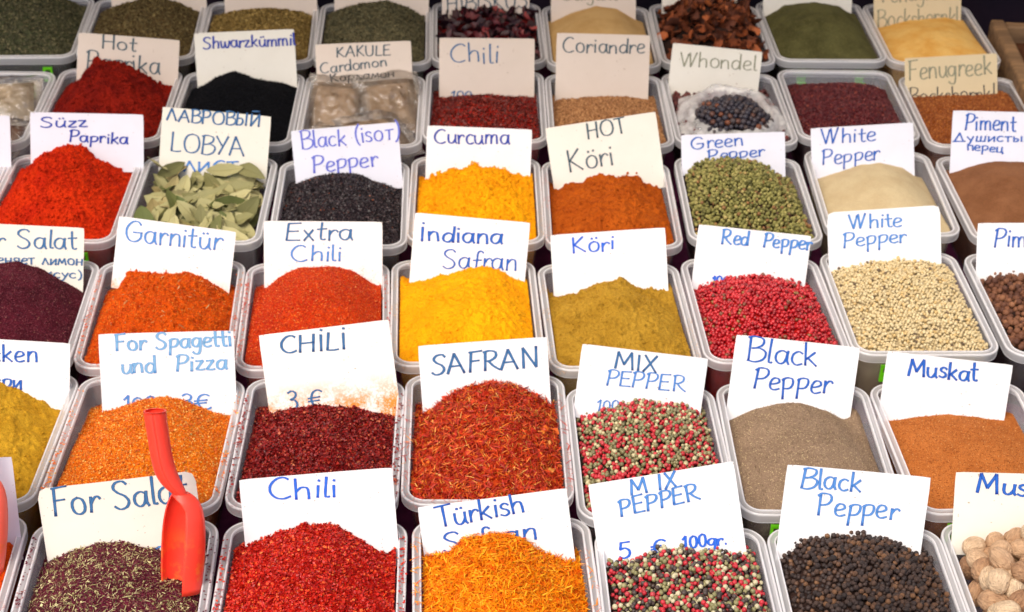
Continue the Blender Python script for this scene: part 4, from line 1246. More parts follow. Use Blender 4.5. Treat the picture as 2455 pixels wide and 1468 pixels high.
h, o = put(2, 5, 'third row tub of crimson peppercorns', None, [(1648, 690), (1700, 677), (1760, 665), (1830, 662), (1890, 672), (1937, 687), (1955, 705)], 'peppercorn_heap',
           'crimson red peppercorns in the third row', 'chili_base', bump=.018, drop=.003, res=(50, 60))
corns(h, o, 'peppercorn', .00235, Q['red'])
h, o = put(2, 6, 'third row tub of whole white peppercorns', None, [(1980, 642), (2040, 638), (2100, 631), (2160, 626), (2220, 631), (2270, 637), (2295, 650)], 'peppercorn_heap',
           'cream coloured whole white peppercorns in the third row', 'whitepep', bump=.014, drop=.003, res=(50, 60))
corns(h, o, 'peppercorn', .00195, Q['white'], mass_sub=ICO1)
h, o = put(2, 7, 'third row tub of brown piment berries at the right border', None, [(2330, 668), (2400, 660), (2455, 657), (2520, 660), (2620, 680)], 'berry_heap',
           'large brown piment berries at the right border', 'dark_base', bump=.014, drop=.004, res=(50, 60))
corns(h, o, 'piment_berry', .0036, Q['piment'], nparts=160)
# row 3
h, o = put(3, 0, 'fourth row tub of bright sweet paprika', OR, [(28, 432), (60, 410), (85, 400), (100, 370), (118, 374), (135, 356), (160, 360), (200, 358), (222, 380), (250, 388), (300, 412), (332, 425)], 'paprika_heap',
           'bright red orange sweet paprika, crumbly at the top', 'suzz', bump=.024, clump=.0014, rough=(.0018, 80))
clods(h, o, 'suzz', 1700, 0.0013)
add_tub(3, 1, 'fourth row tub filled with dried bay leaves', None)
HB = Heap(3, 1, [(350, 425), (400, 420), (480, 424), (560, 424), (620, 430), (650, 440)], bump=.008)
h, o = put(3, 2, 'fourth row tub of near-black isot pepper', None, [(688, 448), (730, 430), (790, 419), (850, 418), (910, 436), (962, 456), (975, 460)], 'isot_heap',
           'near-black isot pepper flakes with orange specks', 'isot', bump=.018)
loose(h, o, 'isot_flakes', FLAKE, 14000, .0009, Q['isotbit'], .9, .0004)
h, o = put(3, 3, 'fourth row tub dusted with yellow turmeric', YE, [(1000, 428), (1022, 433), (1080, 406), (1100, 408), (1125, 398), (1150, 402), (1175, 400), (1200, 408), (1250, 423), (1290, 418)], 'turmeric_heap',
           'bright yellow lumpy turmeric under the Curcuma card', 'curcuma', bump=.016, clump=.0014, rough=(.0014, 90))
clods(h, o, 'curcuma', 1600, 0.0012)
h, o = put(3, 4, 'fourth row tub of rust orange hot curry', OR, [(1312, 440), (1330, 450), (1360, 445), (1400, 432), (1440, 418), (1460, 423), (1500, 420), (1527, 418), (1545, 440), (1590, 456), (1605, 460)], 'hot_curry_heap',
           'rust orange hot curry powder', 'hotkori', bump=.014, clump=.0013, rough=(.0020, 60), warp=1)
clods(h, o, 'hotkori', 1100, 0.001)
h, o = put(3, 5, 'fourth row tub of green peppercorns', None, [(1632, 412), (1680, 391), (1740, 384), (1800, 389), (1850, 406), (1890, 432), (1910, 445)], 'peppercorn_heap',
           'dried green peppercorns in the fourth row', 'dark_base', bump=.018, drop=.003, res=(50, 60))
corns(h, o, 'peppercorn', .0024, Q['green'])
h, o = put(3, 6, 'fourth row tub of cream ground white pepper', None, [(1950, 430), (2010, 410), (2060, 394), (2110, 389), (2160, 400), (2200, 425), (2232, 440)], 'ground_pepper_heap',
           'smooth cream ground white pepper', 'whitepep', bump=.016, rough=(.0005, 40))
h, o = put(3, 7, 'fourth row tub of brown ground piment', None, [(2262, 418), (2330, 400), (2390, 389), (2455, 390), (2520, 405), (2560, 420)], 'ground_piment_heap',
           'brown ground piment at the right border', 'piment', bump=.014, rough=(.0008, 50))
# row 4
h, o = put(4, 0, 'fifth row tub of dark hot paprika', RD, [(145, 218), (185, 197), (205, 178), (222, 152), (240, 147), (262, 158), (300, 157), (340, 175), (390, 200), (430, 207)], 'paprika_heap',
           'dark red hot paprika with a peaked top', 'hotpap', bump=.022, clump=.0016, rough=(.0020, 60))
clods(h, o, 'hotpap', 900, 0.0014)
h, o = put(4, 1, 'fifth row tub of black cumin seeds', None, [(448, 228), (475, 208), (520, 186), (560, 177), (610, 191), (680, 198), (714, 206), (725, 215)], 'black_cumin_heap',
           'jet black cumin seeds', 'blackseed', bump=.018)
loose(h, o, 'cumin_seeds', OCT, 9000, .0011, Q['seedblack'], mode='rot', asp=(1, .5, .5))
add_tub(4, 2, 'fifth row tub packed with small bags of tan powder', None)
h, o = put(4, 3, 'fifth row tub of brick red chili flakes', None, [(1040, 242), (1090, 233), (1150, 226), (1210, 229), (1278, 241), (1290, 248)], 'chili_flakes_heap',
           'brick red chili flakes in the fifth row', 'chili_base', bump=.012)
loose(h, o, 'chili_flakes', FLAKE, 14000, .0012, Q['chili4'], .9, .0005, zj=.0007)
h, o = put(4, 4, 'fifth row tub of tan coriander seeds', None, [(1325, 237), (1400, 232), (1480, 231), (1556, 236), (1580, 246)], 'coriander_heap',
           'small tan coriander seeds', 'coriander', bump=.012)
loose(h, o, 'coriander_seeds', OCT, 15000, .0011, Q['coribit'], mode='rot', lift=.0005, zj=.0004)
h, o = put(4, 5, 'fifth row tub of maroon berries holding an open plastic bag', None, [(1605, 224), (1680, 219), (1760, 223), (1830, 226), (1862, 248)], 'berry_heap',
           'maroon berries round the open plastic bag', 'dark_base', bump=.006, drop=.004, res=(50, 60))
corns(h, o, 'maroon_berry', .0034, Q['maroon'], nparts=120)
h, o = put(4, 6, 'fifth row tub without a card, its green clips seen through the wall', None, [(1875, 207), (1940, 206), (2000, 203), (2060, 203), (2110, 210), (2140, 228)], 'sumac_heap',
           'coarse purple red sumac grains in the tub without a card', 'sumac2', bump=.012, side=-.016)
loose(h, o, 'sumac_grains', OCT, 12000, .0013, Q['sumacbit'], mode='rot', asp=(1, .8, .6), lift=.0004, zj=.0006)
h, o = put(4, 7, 'fifth row tub of rusty fenugreek grains', None, [(2172, 231), (2260, 230), (2340, 228), (2400, 222), (2445, 240)], 'fenugreek_heap',
           'rusty brown fenugreek grains', 'fenu', bump=.012)
loose(h, o, 'fenugreek_grains', OCT, 13000, .0012, Q['fenubit'], mode='rot', asp=(1, .7, .6), lift=.0004, zj=.0005)
# row 5 (back)
h, o = put(5, -1, 'back row tub of dark green herbs at the upper left corner', None, [(-90, 0), (0, -25), (60, -25), (130, -10), (195, 18)], 'herb_heap',
           'dark green rubbed herbs at the upper left corner', 'green1', bump=.014)
loose(h, o, 'herb_grains', FLAKE, 9000, .0013, Q['greenbit'], .8)
h, o = put(5, 0, 'back row tub of brown green herbs', None, [(228, 38), (280, 15), (340, 0), (400, 0), (450, 15), (492, 32)], 'herb_heap',
           'brown green rubbed herbs, second from the left in the back row', 'green2', bump=.014)
loose(h, o, 'herb_grains', FLAKE, 9000, .0013, Q['brownbit'], .8)
h, o = put(5, 1, 'back row tub of golden green herbs', None, [(520, 38), (570, 25), (650, 20), (710, 25), (770, 30)], 'herb_heap',
           'golden green rubbed herbs in the back row', 'green3', bump=.014)
loose(h, o, 'herb_grains', FLAKE, 9000, .0013, Q['goldbit'], .8)
h, o = put(5, 2, 'back row tub of grey green herbs', None, [(795, 28), (860, 10), (930, 6), (980, 22), (1035, 42)], 'herb_heap',
           'grey green rubbed herbs left of the hibiscus', 'green4', bump=.014)
loose(h, o, 'herb_grains', FLAKE, 9000, .0012, Q['greenbit'], .8)
h, o = put(5, 3, 'back row tub of dark red hibiscus petals', None, [(1058, 40), (1120, 30), (1180, 26), (1250, 30), (1282, 38)], 'hibiscus_heap',
           'dried dark red hibiscus petals', 'dchili_base', bump=.010, drop=.004)
HH = (h, o)
h, o = put(5, 4, 'back row tub of sand brown powder', None, [(1322, 52), (1370, 32), (1430, 15), (1480, 22), (1530, 50), (1560, 62)], 'spice_heap',
           'smooth sand brown powder right of the hibiscus', 'sand', bump=.012, rough=(.0006, 40))
h, o = put(5, 5, 'back row tub of dried brown rinds', None, [(1592, 32), (1650, 2), (1720, 4), (1780, 10), (1830, 38)], 'rind_heap',
           'curled dried brown rinds', 'dark_base', bump=.014, drop=.004)
HR = (h, o)
h, o = put(5, 6, 'back row tub of dark green henna powder', None, [(1832, 40), (1880, 16), (1950, 8), (2010, 15), (2062, 42), (2090, 60)], 'henna_heap',
           'dark olive green henna powder in the back row', 'henna', bump=.016, rough=(.0012, 50))
h, o = put(5, 7, 'back row tub of pale yellow flour at the upper right', None, [(2110, 65), (2180, 46), (2260, 41), (2310, 50), (2350, 68)], 'flour_heap',
           'pale yellow fenugreek flour at the upper right', 'yellowish', bump=.012, rough=(.0009, 35))


def chunks(h, parent, name, mat, n, size, seed=1, nparts=220, tmplseed=9):
    """crumpled curled pieces as parts, a few lower ones joined"""
    rng = np.random.default_rng(seed)
    meshes = []
    for i in range(18):
        nu, nv = 7, 4
        U, Vv = np.meshgrid(np.linspace(-1, 1, nu), np.linspace(-1, 1, nv))
        w = (1 - .55 * U ** 2) * (.45 + .2 * rng.random())
        x = U + rng.normal(0, .06, U.shape); y = Vv * w + rng.normal(0, .07, U.shape)
        z = .5 * rng.normal() * U ** 2 + (.5 + .3 * rng.random()) * (Vv ** 2) * w + rng.normal(0, .07, U.shape)
        idx = np.arange(nu * nv).reshape(nv, nu)
        F = np.stack([idx[:-1, :-1], idx[:-1, 1:], idx[1:, 1:], idx[1:, :-1]], -1).reshape(-1, 4)
        T = np.stack([x.ravel(), y.ravel(), z.ravel()], 1)
        B = T - np.array([0, 0, .09])
        me = mesh_np(name, np.vstack([T, B]), np.vstack([F, F[:, ::-1] + len(T)]), np.full(2 * len(T), (i + .5) / 18)); me.materials.append(mat); meshes.append(me)
    x, y = h.sample(n, rng, .005)
    N = h.normal(x, y)
    Rm = flat_rots(N, .7, rng); z = h.z(x, y) + rng.uniform(-.002, .003, n)
    for i in range(min(n, 290)):
        o = bpy.data.objects.new(name, meshes[rng.integers(18)]); COL.objects.link(o); o.parent = parent
        s = size * (1 + .3 * float(np.clip(rng.normal(), -1.5, 1.5)))
        o.matrix_local = Matrix.Translation((x[i], y[i], z[i])) @ Matrix(Rm[i].tolist()).to_4x4() @ Matrix.Diagonal((s, s, s, 1))


chunks(HH[0], HH[1], 'hibiscus_petal', Q['hibiscus'], 290, .0085, 21)
chunks(HR[0], HR[1], 'dried_rind', Q['rind'], 290, .0095, 22)

# ------------------------------------------------------------------ bay leaves: a heap whose leaves are its parts
t = NT('bay_leaf_green')
oi = t.t.nodes.new('ShaderNodeObjectInfo').outputs['Random']
lc = t.ramp(oi, [(0, sc(lin((104, 104, 62)), .85)), (.3, sc(lin((158, 154, 106)), .85)), (.7, sc(lin((188, 182, 134)), .85)), (.9, sc(lin((150, 134, 86)), .85)), (1, sc(lin((92, 104, 54)), .85))])
lc = t.mix(1.0, lc, t.ramp(t.noise(90, 3, .6), [(.3, (.82, .82, .80)), (.7, (1.06, 1.05, 1.0))]), 'MULTIPLY')
vein = t.ramp(t.attr('edge'), [(0, (.78, .76, .66)), (.12, (1, 1, 1))])
lc = t.mix(1.0, lc, vein, 'MULTIPLY')
t.l(lc, t.b.inputs['Base Color']); t.set(Roughness=.6, Specular_IOR_Level=.25); t.bump(t.noise(160, 3, .5), .3, .001)
M_LEAF = t.m
leaves = link('bay_leaf_heap', None, loc=HB.p, rz=HB.a)
tag(leaves, 'heap of dried pale green bay leaves', 'bay leaves', HEAP_GROUP)
lm = []
for i in range(10):
    rng = np.random.default_rng(60 + i)
    nu, nv = 11, 5
    U, Vv = np.meshgrid(np.linspace(0, 1, nu), np.linspace(-1, 1, nv))
    w = .185 * np.sin(np.pi * U ** .9) ** .8 * (1 + .12 * rng.normal()) + .004
    wav = .02 * np.sin(U * (14 + 6 * rng.random()) + rng.random() * 6) * np.abs(Vv)
    bend = rng.normal() * .25
    T = np.stack([(U - .5).ravel(), (Vv * w + bend * .15 * (U - .5) ** 2).ravel(), (np.abs(Vv) * w * (.16 + .22 * rng.random()) + wav + rng.normal() * .28 * (U - .5) ** 2).ravel()], 1)
    idx = np.arange(nu * nv).reshape(nv, nu)
    F = np.stack([idx[:-1, :-1], idx[:-1, 1:], idx[1:, 1:], idx[1:, :-1]], -1).reshape(-1, 4)
    me = mesh_np('bay_leaf', T, F, smooth=True, extra={'edge': np.abs(Vv).ravel()}); me.materials.append(M_LEAF); lm.append(me)
rng = np.random.default_rng(77)
nl = 240
x, y = HB.sample(nl, rng, .012)
y = np.clip(y, -WB + .012, HB.yc + .004)
z = HB.z(x, y, False)
for i in range(nl):
    lay = i / nl
    s = rng.uniform(.038, .062)
    Nn = np.array([0, -.25, 1.0]) + rng.normal(0, .26, 3); Nn /= np.linalg.norm(Nn)
    Rm = flat_rots(Nn[None], .05, rng)[0]
    ax = Rm[:, 0]
    lim = WA - .004 - abs(ax[0]) * s / 2
    xx = float(np.clip(x[i], -lim, lim)); yy = float(np.clip(y[i], -WB + .004 + abs(ax[1]) * s / 2, WB - .016 - abs(ax[1]) * s / 2))
    o = bpy.data.objects.new('bay_leaf', lm[rng.integers(10)]); COL.objects.link(o); o.parent = leaves
    o.matrix_local = Matrix.Translation((xx, yy, z[i] - .020 + .021 * lay)) @ Matrix(Rm.tolist()).to_4x4() @ Matrix.Diagonal((s, s, s, 1))
for xx, yy, zz, rot, tilt in ((-.060, .058, .012, 2.3, .7), (-.045, .060, .004, .9, .7), (.02, .062, .004, .2, .5), (.05, .058, .006, -.6, .6)):
    o = bpy.data.objects.new('bay_leaf', lm[rng.integers(10)]); COL.objects.link(o); o.parent = leaves
    o.matrix_local = Matrix.Translation((xx, yy, zz)) @ Matrix.Rotation(rot, 4, 'Z') @ Matrix.Rotation(tilt, 4, 'X') @ Matrix.Diagonal((.045, .045, .045, 1))

# ------------------------------------------------------------------ nutmegs
t = NT('nutmeg_shell')
oi = t.t.nodes.new('ShaderNodeObjectInfo').outputs['Random']
nc = t.ramp(oi, [(0, sc(lin((168, 128, 96)), .92)), (.4, sc(lin((200, 160, 124)), .92)), (.75, sc(lin((216, 180, 144)), .95)), (1, sc(lin((236, 212, 178)), .95))])
mp = t.t.nodes.new('ShaderNodeMapping'); mp.inputs['Scale'].default_value = (1, 1, .22); t.l(t.coord(), mp.inputs[0])
fur = t.noise(5.5, 4, .65, mp.outputs[0])
blot = t.noise(1.4, 3, .6)
nc = t.mix(1.0, nc, t.ramp(fur, [(.30, (.68, .61, .57)), (.50, (1, 1, 1)), (.75, (1.12, 1.1, 1.06))]), 'MULTIPLY')
nc = t.mix(1.0, nc, t.ramp(blot, [(.3, (.78, .72, .68)), (.6, (1.05, 1.04, 1.02))]), 'MULTIPLY')
t.l(nc, t.b.inputs['Base Color']); t.set(Roughness=.6, Specular_IOR_Level=.3); t.bump(fur, .55, .07)
M_NUT = t.m
nm = []
for i in range(6):
    rng = np.random.default_rng(90 + i)
    V, F = ICO4
    th = np.arctan2(V[:, 1], V[:, 0])
    k = V @ rng.normal(size=3)
    D = 1 + .016 * np.sin(th * (9 + i) + k * 2.4) * (1 - V[:, 2] ** 2) + .04 * np.sin(k * 2 + i) + .012 * np.sin(th * 23 + k * 4)
    W = V * D[:, None] * np.array([.80, .80 + .05 * rng.random(), 1.0 + .12 * rng.random()])
    me = mesh_np('nutmeg', W, F); me.materials.append(M_NUT); nm.append(me)
rng = np.random.default_rng(5)
pts = []
for lay in range(3):
    for gy in range(12):
        for gx in range(8):
            X = -WA + .012 + gx * .0182 + (gy % 2) * .009 * (lay != 1) + lay * .003; Y = -WB + .011 + gy * .0168 + lay * .009
            if abs(X) > WA - .010 or Y > HN.yc + .002: continue
            if lay == 2 and rng.random() < .62: continue
            pts.append((X + rng.normal(0, .0012), Y + rng.normal(0, .0012), lay))
pts = np.array(pts)
zz = HN.z(pts[:, 0], pts[:, 1], False) - .0175 + pts[:, 2] * .0125 + rng.normal(0, .001, len(pts))
ca, sa = math.cos(HN.a), math.sin(HN.a)
rots = rand_rots(len(pts), rng)
for i, (X, Y, lay) in enumerate(pts):
    wp = np.array([HN.p[0] + X * ca - Y * sa, HN.p[1] + X * sa + Y * ca, HN.p[2] + zz[i]])
    q_ = to_px(wp)[0]
    if lay == 0 and (q_[0] > IW + 25 or q_[1] > IH + 25): continue
    o = bpy.data.objects.new('nutmeg', nm[rng.integers(6)]); COL.objects.link(o)
    s = .0117 * (1 + .10 * float(np.clip(rng.normal(), -1.5, 1.5)))
    o.matrix_world = Matrix.Translation((HN.p[0] + X * ca - Y * sa, HN.p[1] + X * sa + Y * ca, HN.p[2] + zz[i])) @ Matrix(rots[i].tolist()).to_4x4() @ Matrix.Diagonal((s, s, s, 1))
    tag(o, 'whole brown wrinkled nutmeg in the tub at the lower right corner', 'nutmeg', 'whole nutmegs filling the corner tub')

# ------------------------------------------------------------------ plastic bags
t = NT('clear_film')
gl = t.t.nodes.new('ShaderNodeBsdfGlossy'); gl.inputs['Roughness'].default_value = .10; gl.inputs['Color'].default_value = (1, 1, 1, 1)
bp = t.bump(t.noise(62, 5, .6), .9, .006); t.l(bp, gl.inputs['Normal'])
lw = t.t.nodes.new('ShaderNodeLayerWeight'); lw.inputs[0].default_value = .42; t.l(bp, lw.inputs['Normal'])
tr = t.t.nodes.new('ShaderNodeBsdfTransparent'); mx = t.t.nodes.new('ShaderNodeMixShader')
t.l(t.math('MINIMUM', t.math('ADD', t.math('MULTIPLY', lw.outputs['Fresnel'], .9), .05), .85), mx.inputs[0])
t.l(tr.outputs[0], mx.inputs[1]); t.l(gl.outputs[0], mx.inputs[2]); t.l(mx.outputs[0], t.out.inputs['Surface'])
M_FILM = t.m
t = NT('crinkled_bag_film')
t.set(Base_Color=(.80, .80, .79), Roughness=.10, Specular_IOR_Level=.8)
t.bump(t.noise(90, 4, .65), .8, .004)
tr = t.t.nodes.new('ShaderNodeBsdfTransparent'); mx = t.t.nodes.new('ShaderNodeMixShader')
t.l(t.ramp(t.noise(55, 3, .6), [(.3, (.22,) * 3), (.7, (.66,) * 3)]), mx.inputs[0])
t.l(tr.outputs[0], mx.inputs[1]); t.l(t.b.outputs[0], mx.inputs[2]); t.l(mx.outputs[0], t.out.inputs['Surface'])
M_BAG = t.m
M_TAN = powder_mat('tan_bag_powder', (176, 148, 118), (158, 130, 100), bump=.4, var=.1)
M_BARK = piece_mat('bark_brown', [(0, (120, 70, 40)), (1, (150, 96, 60))], .7, .2)
t = NT('green_price_dot'); t.set(Base_Color=lin((60, 210, 70)), Roughness=.5); M_DOT = t.m


def pillow(r, c, cx, cy, w, d, th, z0, tiltx, tilty, rz, label, mat, seed, dot=None):
    p, a = box_pos(r, c)
    e = link('powder_bag', None)
    e.matrix_world = Matrix.Translation((p[0] + cx, p[1] + cy, p[2] + z0)) @ Matrix.Rotation(rz, 4, 'Z') @ Matrix.Rotation(tiltx, 4, 'X') @ Matrix.Rotation(tilty, 4, 'Y')
    tag(e, label, 'bag', 'small clear bags of powder')
    for nm_, gr, m_, lim in (('powder_fill', 0, mat, .80), ('bag_film', .0012, M_FILM, 1.0)):
        n = 40
        U, Vv = np.meshgrid(np.linspace(-1, 1, n), np.linspace(-1, 1, n))
        prof = np.clip((1 - (np.abs(U) / lim) ** 2.6), 0, 1) ** .5 * np.clip((1 - (np.abs(Vv) / lim) ** 2.6), 0, 1) ** .5
        cr = fbm(U * 3 + seed, Vv * 3, seed, 4, .6)
        rid = np.abs(fbm(U * 2.2 + seed, Vv * 2.2 + 5, seed + 3, 3))
        z = th * prof * (1 + .14 * cr) + gr + (.0030 * np.exp(-(rid / .06) ** 2) + .0022 * cr if gr else 0)
        x = U * w / 2 * lim * (1 + .04 * np.sin(Vv * 3 + seed)); y = Vv * d / 2 * lim * (1 + .04 * np.sin(U * 4))
        if not gr: x, y = U * w / 2 * lim, Vv * d / 2 * lim
        zb = -z * .35
        T = np.stack([x.ravel(), y.ravel(), z.ravel()], 1); B = np.stack([x.ravel(), y.ravel(), zb.ravel()], 1)
        idx = np.arange(n * n).reshape(n, n)
        F = np.stack([idx[:-1, :-1], idx[:-1, 1:], idx[1:, 1:], idx[1:, :-1]], -1).reshape(-1, 4)
        link(nm_, mesh_np(nm_, np.vstack([T, B]), np.vstack([F, F[:, ::-1] + n * n])), m_, e)
    if dot:
        me = boxmesh('price_dot', dot[0] - .004, dot[0] + .004, dot[1] - .0045, dot[1] + .0045, dot[2], dot[2] + .0006)
        link('price_dot', me, M_DOT, e)
    return e


pillow(4, 2, -.034, .028, .094, .118, .014, -.016, R_(24), 0, R_(-8), 'bag of tan powder on the left under the KAKULE card', M_TAN, 1, (-.020, -.052, .0095))
pillow(4, 2, .036, .030, .092, .115, .014, -.012, R_(26), 0, R_(12), 'bag of tan powder on the right under the KAKULE card', M_TAN, 2)
pillow(4, 2, .022, -.048, .092, .088, .015, -.014, R_(12), R_(8), R_(28), 'bag of tan powder lying lowest in the KAKULE tub', M_TAN, 3)
pillow(4, 2, -.036, -.054, .074, .075, .014, -.024, R_(8), 0, R_(-20), 'bag of tan powder in the front left of the KAKULE tub', M_TAN, 4)
add_tub(4, -1, 'fifth row tub at the left border with clear bags inside', None)
M_PALE = powder_mat('pale_bag_powder', (200, 180, 150), (186, 164, 134), bump=.4, var=.1)
pillow(4, -1, .020, .030, .10, .085, .017, -.010, R_(20), 0, R_(8), 'bag of pale powder at the left border', M_PALE, 6)
pillow(4, -1, .018, -.056, .10, .080, .015, -.018, R_(10), 0, R_(-6), 'bag of brown bark at the left border below the pale one', M_BARK, 7)
h, o = put(3, -1, 'fourth row tub cut by the left border', None, [(-200, 400), (0, 395)], 'spice_heap', 'brown spice behind the blank card at the left border', 'muskat', res=(30, 30))

# open bag with juniper berries
p, a = box_pos(4, 5)
HJ = S[(4, 5)][0]
bx_, by_ = .000, -.040
jun = link('open_bag', None, loc=(p[0] + bx_, p[1] + by_, p[2]))
tag(jun, 'crumpled open plastic bag holding blue-black juniper berries', 'bag')
nt, nr = 72, 16
V = []
rng = np.random.default_rng(8)
for k in range(nr):
    q = k / (nr - 1)
    for i in range(nt):
        th = 2 * math.pi * i / nt
        wob = 1 + .10 * math.sin(3 * th + 1) + .07 * math.sin(5 * th + 2.2)
        if q < .45:
            f = q / .45; rad = .60 + .30 * f; z = -.020 + .030 * f
        else:
            f = (q - .45) / .55; rad = .90 + .48 * f * wob; z = .010 - .020 * f ** 1.3 + .005 * math.sin(7 * th + 3 * f) * f
        z += .004 * float(vnoise(np.array(i * .9 + 3.0), np.array(k * .8), 2)) * (1 + q)
        back = 1 if math.sin(th) > 0 else .85
        V.append((.054 * rad * math.cos(th) * (1 + .05 * float(vnoise(np.array(i * 1.3), np.array(k * .5), 4))), .052 * rad * math.sin(th) * back, z + (.022 * max(0, math.sin(th)) * min(1, q * 1.5))))
F = [(k * nt + i, k * nt + (i + 1) % nt, (k + 1) * nt + (i + 1) % nt, (k + 1) * nt + i) for k in range(nr - 1) for i in range(nt)]
link('bag_film', mesh_np('bag_film', V, np.array(F)), M_BAG, jun)
jh = link('berry_heap', None, loc=(p[0] + bx_, p[1] + by_, p[2]))
tag(jh, 'blue-black juniper berries inside the open plastic bag', 'berries', HEAP_GROUP)
jm = []
for i in range(20):
    me = lump_mesh('juniper_berry', (i + .5) / 20, i + 300, ICO2, .04); me.materials.append(Q['juniper']); jm.append(me)
for lay in range(3):
    for gy in range(14):
        for gx in range(16):
            X = (gx - 7.5) * .0067 + (gy % 2) * .0033 + lay * .002; Y = (gy - 6.5) * .0060 + lay * .003
            e2 = (X / .050) ** 2 + (Y / .047) ** 2
            if e2 > 1 or (lay == 2 and rng.random() < .6): continue
            o = bpy.data.objects.new('juniper_berry', jm[rng.integers(20)]); COL.objects.link(o); o.parent = jh
            s = .0036 * (1 + .08 * float(rng.normal()))
            o.matrix_local = Matrix.Translation((X + rng.normal() * .0005, Y + rng.normal() * .0005, -.002 + .026 * (1 - e2) + lay * .0035)) @ Matrix(rand_rots(1, rng)[0].tolist()).to_4x4() @ Matrix.Diagonal((s, s, s, 1))

# ------------------------------------------------------------------ scoops
def scoop_mat(name, rgb, dust):
    t = NT(name)
    sep = t.t.nodes.new('ShaderNodeSeparateXYZ'); t.l(t.coord(), sep.inputs[0])
    low = t.ramp(t.math('MULTIPLY', sep.outputs['Z'], -10.0), [(.35, (0, 0, 0)), (.75, (1, 1, 1))])
    m = t.mix(1.0, low, t.ramp(t.noise(45, 4, .7), [(.48, (0, 0, 0)), (.62, (.85,) * 3)]), 'MULTIPLY')
    t.l(t.mix(m, lin(rgb), lin(dust)), t.b.inputs['Base Color'])
    t.set(Roughness=.36, Specular_IOR_Level=.45, Subsurface_Weight=.3, Subsurface_Radius=(.01, .003, .002), Subsurface_Scale=.3)
    t.bump(t.noise(60, 3, .5), .08, .002)
    return t.m


def make_scoop(tip_px, dpx, label, mat):
    """frame: local x = photo right, y = towards the viewer, -z = down along the scoop"""
    n = np.array([0, -math.cos(R_(24)), math.sin(R_(24))])
    p0 = on_plane(*tip_px, np.array([0, 0, .004]), np.array([0, 0, 1.0]))
    T = on_plane(440 + dpx[0], 1170 + dpx[1], p0, n)
    eu = np.array([1.0, 0, 0]); ev = np.cross(n, eu)

    def loc(px, py):
        X = on_plane(px + dpx[0], py + dpx[1], p0, n) - T
        return X @ eu, X @ ev
    root = link('scoop', None)
    root.matrix_world = Matrix(((eu[0], -n[0], ev[0], T[0]), (eu[1], -n[1], ev[1], T[1]), (eu[2], -n[2], ev[2], T[2]), (0, 0, 0, 1)))
    tag(root, label, 'scoop')
    k = np.linalg.norm(np.array(loc(540, 1170)) - np.array(loc(440, 1170))) / 100     # metres per photo pixel

    def sweep(st, arc, name, thick, cap=False):
        """st: list of (px,py, half width px, half depth px, arc0, arc1, dy metres)"""
        na = 36; rings = []
        for (x, y, a, b, t0, t1, off) in st:
            cx, cz = loc(x, y); o_, i_ = [], []
            for j in range(na + 1):
                t = R_(t0 + (t1 - t0) * j / na)
                o_.append((cx + a * k * math.sin(t), off - b * k * math.cos(t), cz))
                i_.append((cx + (a * k - thick) * math.sin(t), off - (b * k - thick) * math.cos(t), cz))
            rings.append(np.array(o_ + i_[::-1]))
        m = len(rings[0]); V = np.vstack(rings); F = []
        for q in range(len(rings) - 1):
            for j in range(m):
                F.append((q * m + j, q * m + (j + 1) % m, (q + 1) * m + (j + 1) % m, (q + 1) * m + j))
        for q in (0, len(rings) - 1):
            for j in range(na):
                F.append((q * m + j, q * m + j + 1, q * m + m - 2 - j, q * m + m - 1 - j))
        o = link(name, mesh_np(name, V, np.array(F)), mat, root)
        return o
    hs = []
    path = [(371, 985, 27, 27), (373, 1005, 26.5, 27), (380, 1050, 26, 26), (388, 1100, 26, 26), (396, 1130, 27, 25), (408, 1155, 26, 23), (421, 1172, 22, 20), (431, 1184, 17, 16), (437, 1192, 15, 13)]
    P = np.array(path, float)
    s = np.linspace(0, len(P) - 1, 26)
    P = np.stack([np.interp(s, np.arange(len(P)), P[:, j]) for j in range(4)], 1)
    for _ in range(2): P[1:-1] = (P[:-2] + 2 * P[1:-1] + P[2:]) / 4
    sweep([(x, y, a, b, 0, 360, 0) for x, y, a, b in P], None, 'handle', .0016)
    bl = [(434, 1182, 20, 16, -88, 272), (437, 1190, 29, 19, -35, 270), (440, 1203, 38, 24, -6, 268), (441, 1221, 45, 28, 9, 268), (441, 1245, 50, 33, 10, 266), (440, 1275, 53, 36, 10, 264), (439, 1305, 54, 38, 10, 262), (438, 1335, 54, 38, 9, 260), (436, 1365, 53, 37, 8, 260), (434, 1420, 49, 34, 8, 258)]
    P = np.array(bl, float); s = np.linspace(0, len(P) - 1, 34)
    P = np.stack([np.interp(s, np.arange(len(P)), P[:, j]) for j in range(6)], 1)
    # angles run from the near edge (facing the viewer) round the left side and the back
    sweep([(x, y, a, b, t0, t1, 0) for x, y, a, b, t0, t1 in P], None, 'blade', .0014)
    return root


make_scoop((445, 1392), (0, 0), 'red plastic scoop stuck upright in the salad herb mix, its handle over the card', scoop_mat('red_scoop_plastic', (248, 66, 46), (240, 128, 40)))
make_scoop((-28, 1345), (-474, -45), 'salmon pink scoop cut by the left border, standing in orange paprika', scoop_mat('salmon_scoop_plastic', (244, 104, 84), (235, 110, 30)))

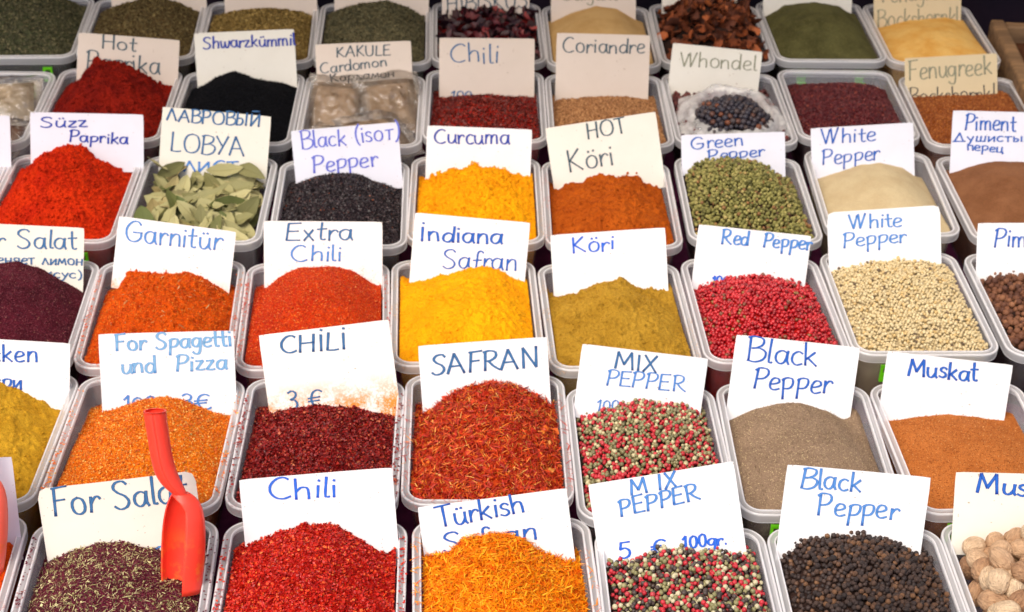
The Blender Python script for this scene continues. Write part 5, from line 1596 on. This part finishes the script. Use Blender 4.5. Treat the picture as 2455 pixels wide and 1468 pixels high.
# ------------------------------------------------------------------ wooden tray at the upper right
t = NT('worn_tray_wood')
mp = t.t.nodes.new('ShaderNodeMapping'); mp.inputs['Scale'].default_value = (8, .8, 8); t.l(t.coord(), mp.inputs[0])
wn_ = t.noise(12, 5, .65, mp.outputs[0])
t.l(t.ramp(wn_, [(.3, sc(lin((92, 68, 46)), .9)), (.65, sc(lin((150, 116, 80)), .9))]), t.b.inputs['Base Color']); t.set(Roughness=.75); t.bump(wn_, .4, .002)
M_TRAY = t.m
zt = 5 * DZ + .004
pA = on_plane(2390, 52, np.array([0, 0, zt]), np.array([0, 0, 1.0])); pB = on_plane(2478, 235, np.array([0, 0, zt]), np.array([0, 0, 1.0]))
d = pB - pA; L = float(np.linalg.norm(d)); ang = math.atan2(d[1], d[0])
tray = link('wooden_tray', None, loc=((pA + pB) / 2).tolist(), rz=ang + math.pi)
tag(tray, 'worn wooden tray with brown fill at the upper right border', 'tray')
# local x runs from front to back of the board; the tray opens to the right (+y local after turn)
link('side_board', boxmesh('side_board', -L / 2, L / 2, -.010, .010, -.08, .004, .004), M_TRAY, tray)
link('end_board', boxmesh('end_board', L / 2 - .018, L / 2 - .0005, -.36, -.0105, -.08, .001, .003), M_TRAY, tray)
link('end_board', boxmesh('end_board', -L / 2 + .0005, -L / 2 + .018, -.36, -.0105, -.08, .001, .003), M_TRAY, tray)
link('base_board', boxmesh('base_board', -L / 2 + .019, L / 2 - .019, -.36, -.0105, -.08, -.068), M_TRAY, tray)
fill = link('brown_spice_heap', None, loc=tray.location, rz=ang + math.pi)
n = 40
U, Vv = np.meshgrid(np.linspace(-L / 2 + .020, L / 2 - .020, n), np.linspace(-.35, -.0115, n))
Z = -.022 + .01 * fbm(U * 30, Vv * 30, 3, 4)
idx = np.arange(n * n).reshape(n, n)
F = np.stack([idx[:-1, :-1], idx[:-1, 1:], idx[1:, 1:], idx[1:, :-1]], -1).reshape(-1, 4)
link('spice_surface', mesh_np('spice_surface', np.stack([U.ravel(), Vv.ravel(), Z.ravel()], 1), F), powder_mat('cocoa_brown_fill', (96, 60, 38), (70, 42, 26)), fill)
tag(fill, 'dark brown spice filling the wooden tray', 'spice', HEAP_GROUP)
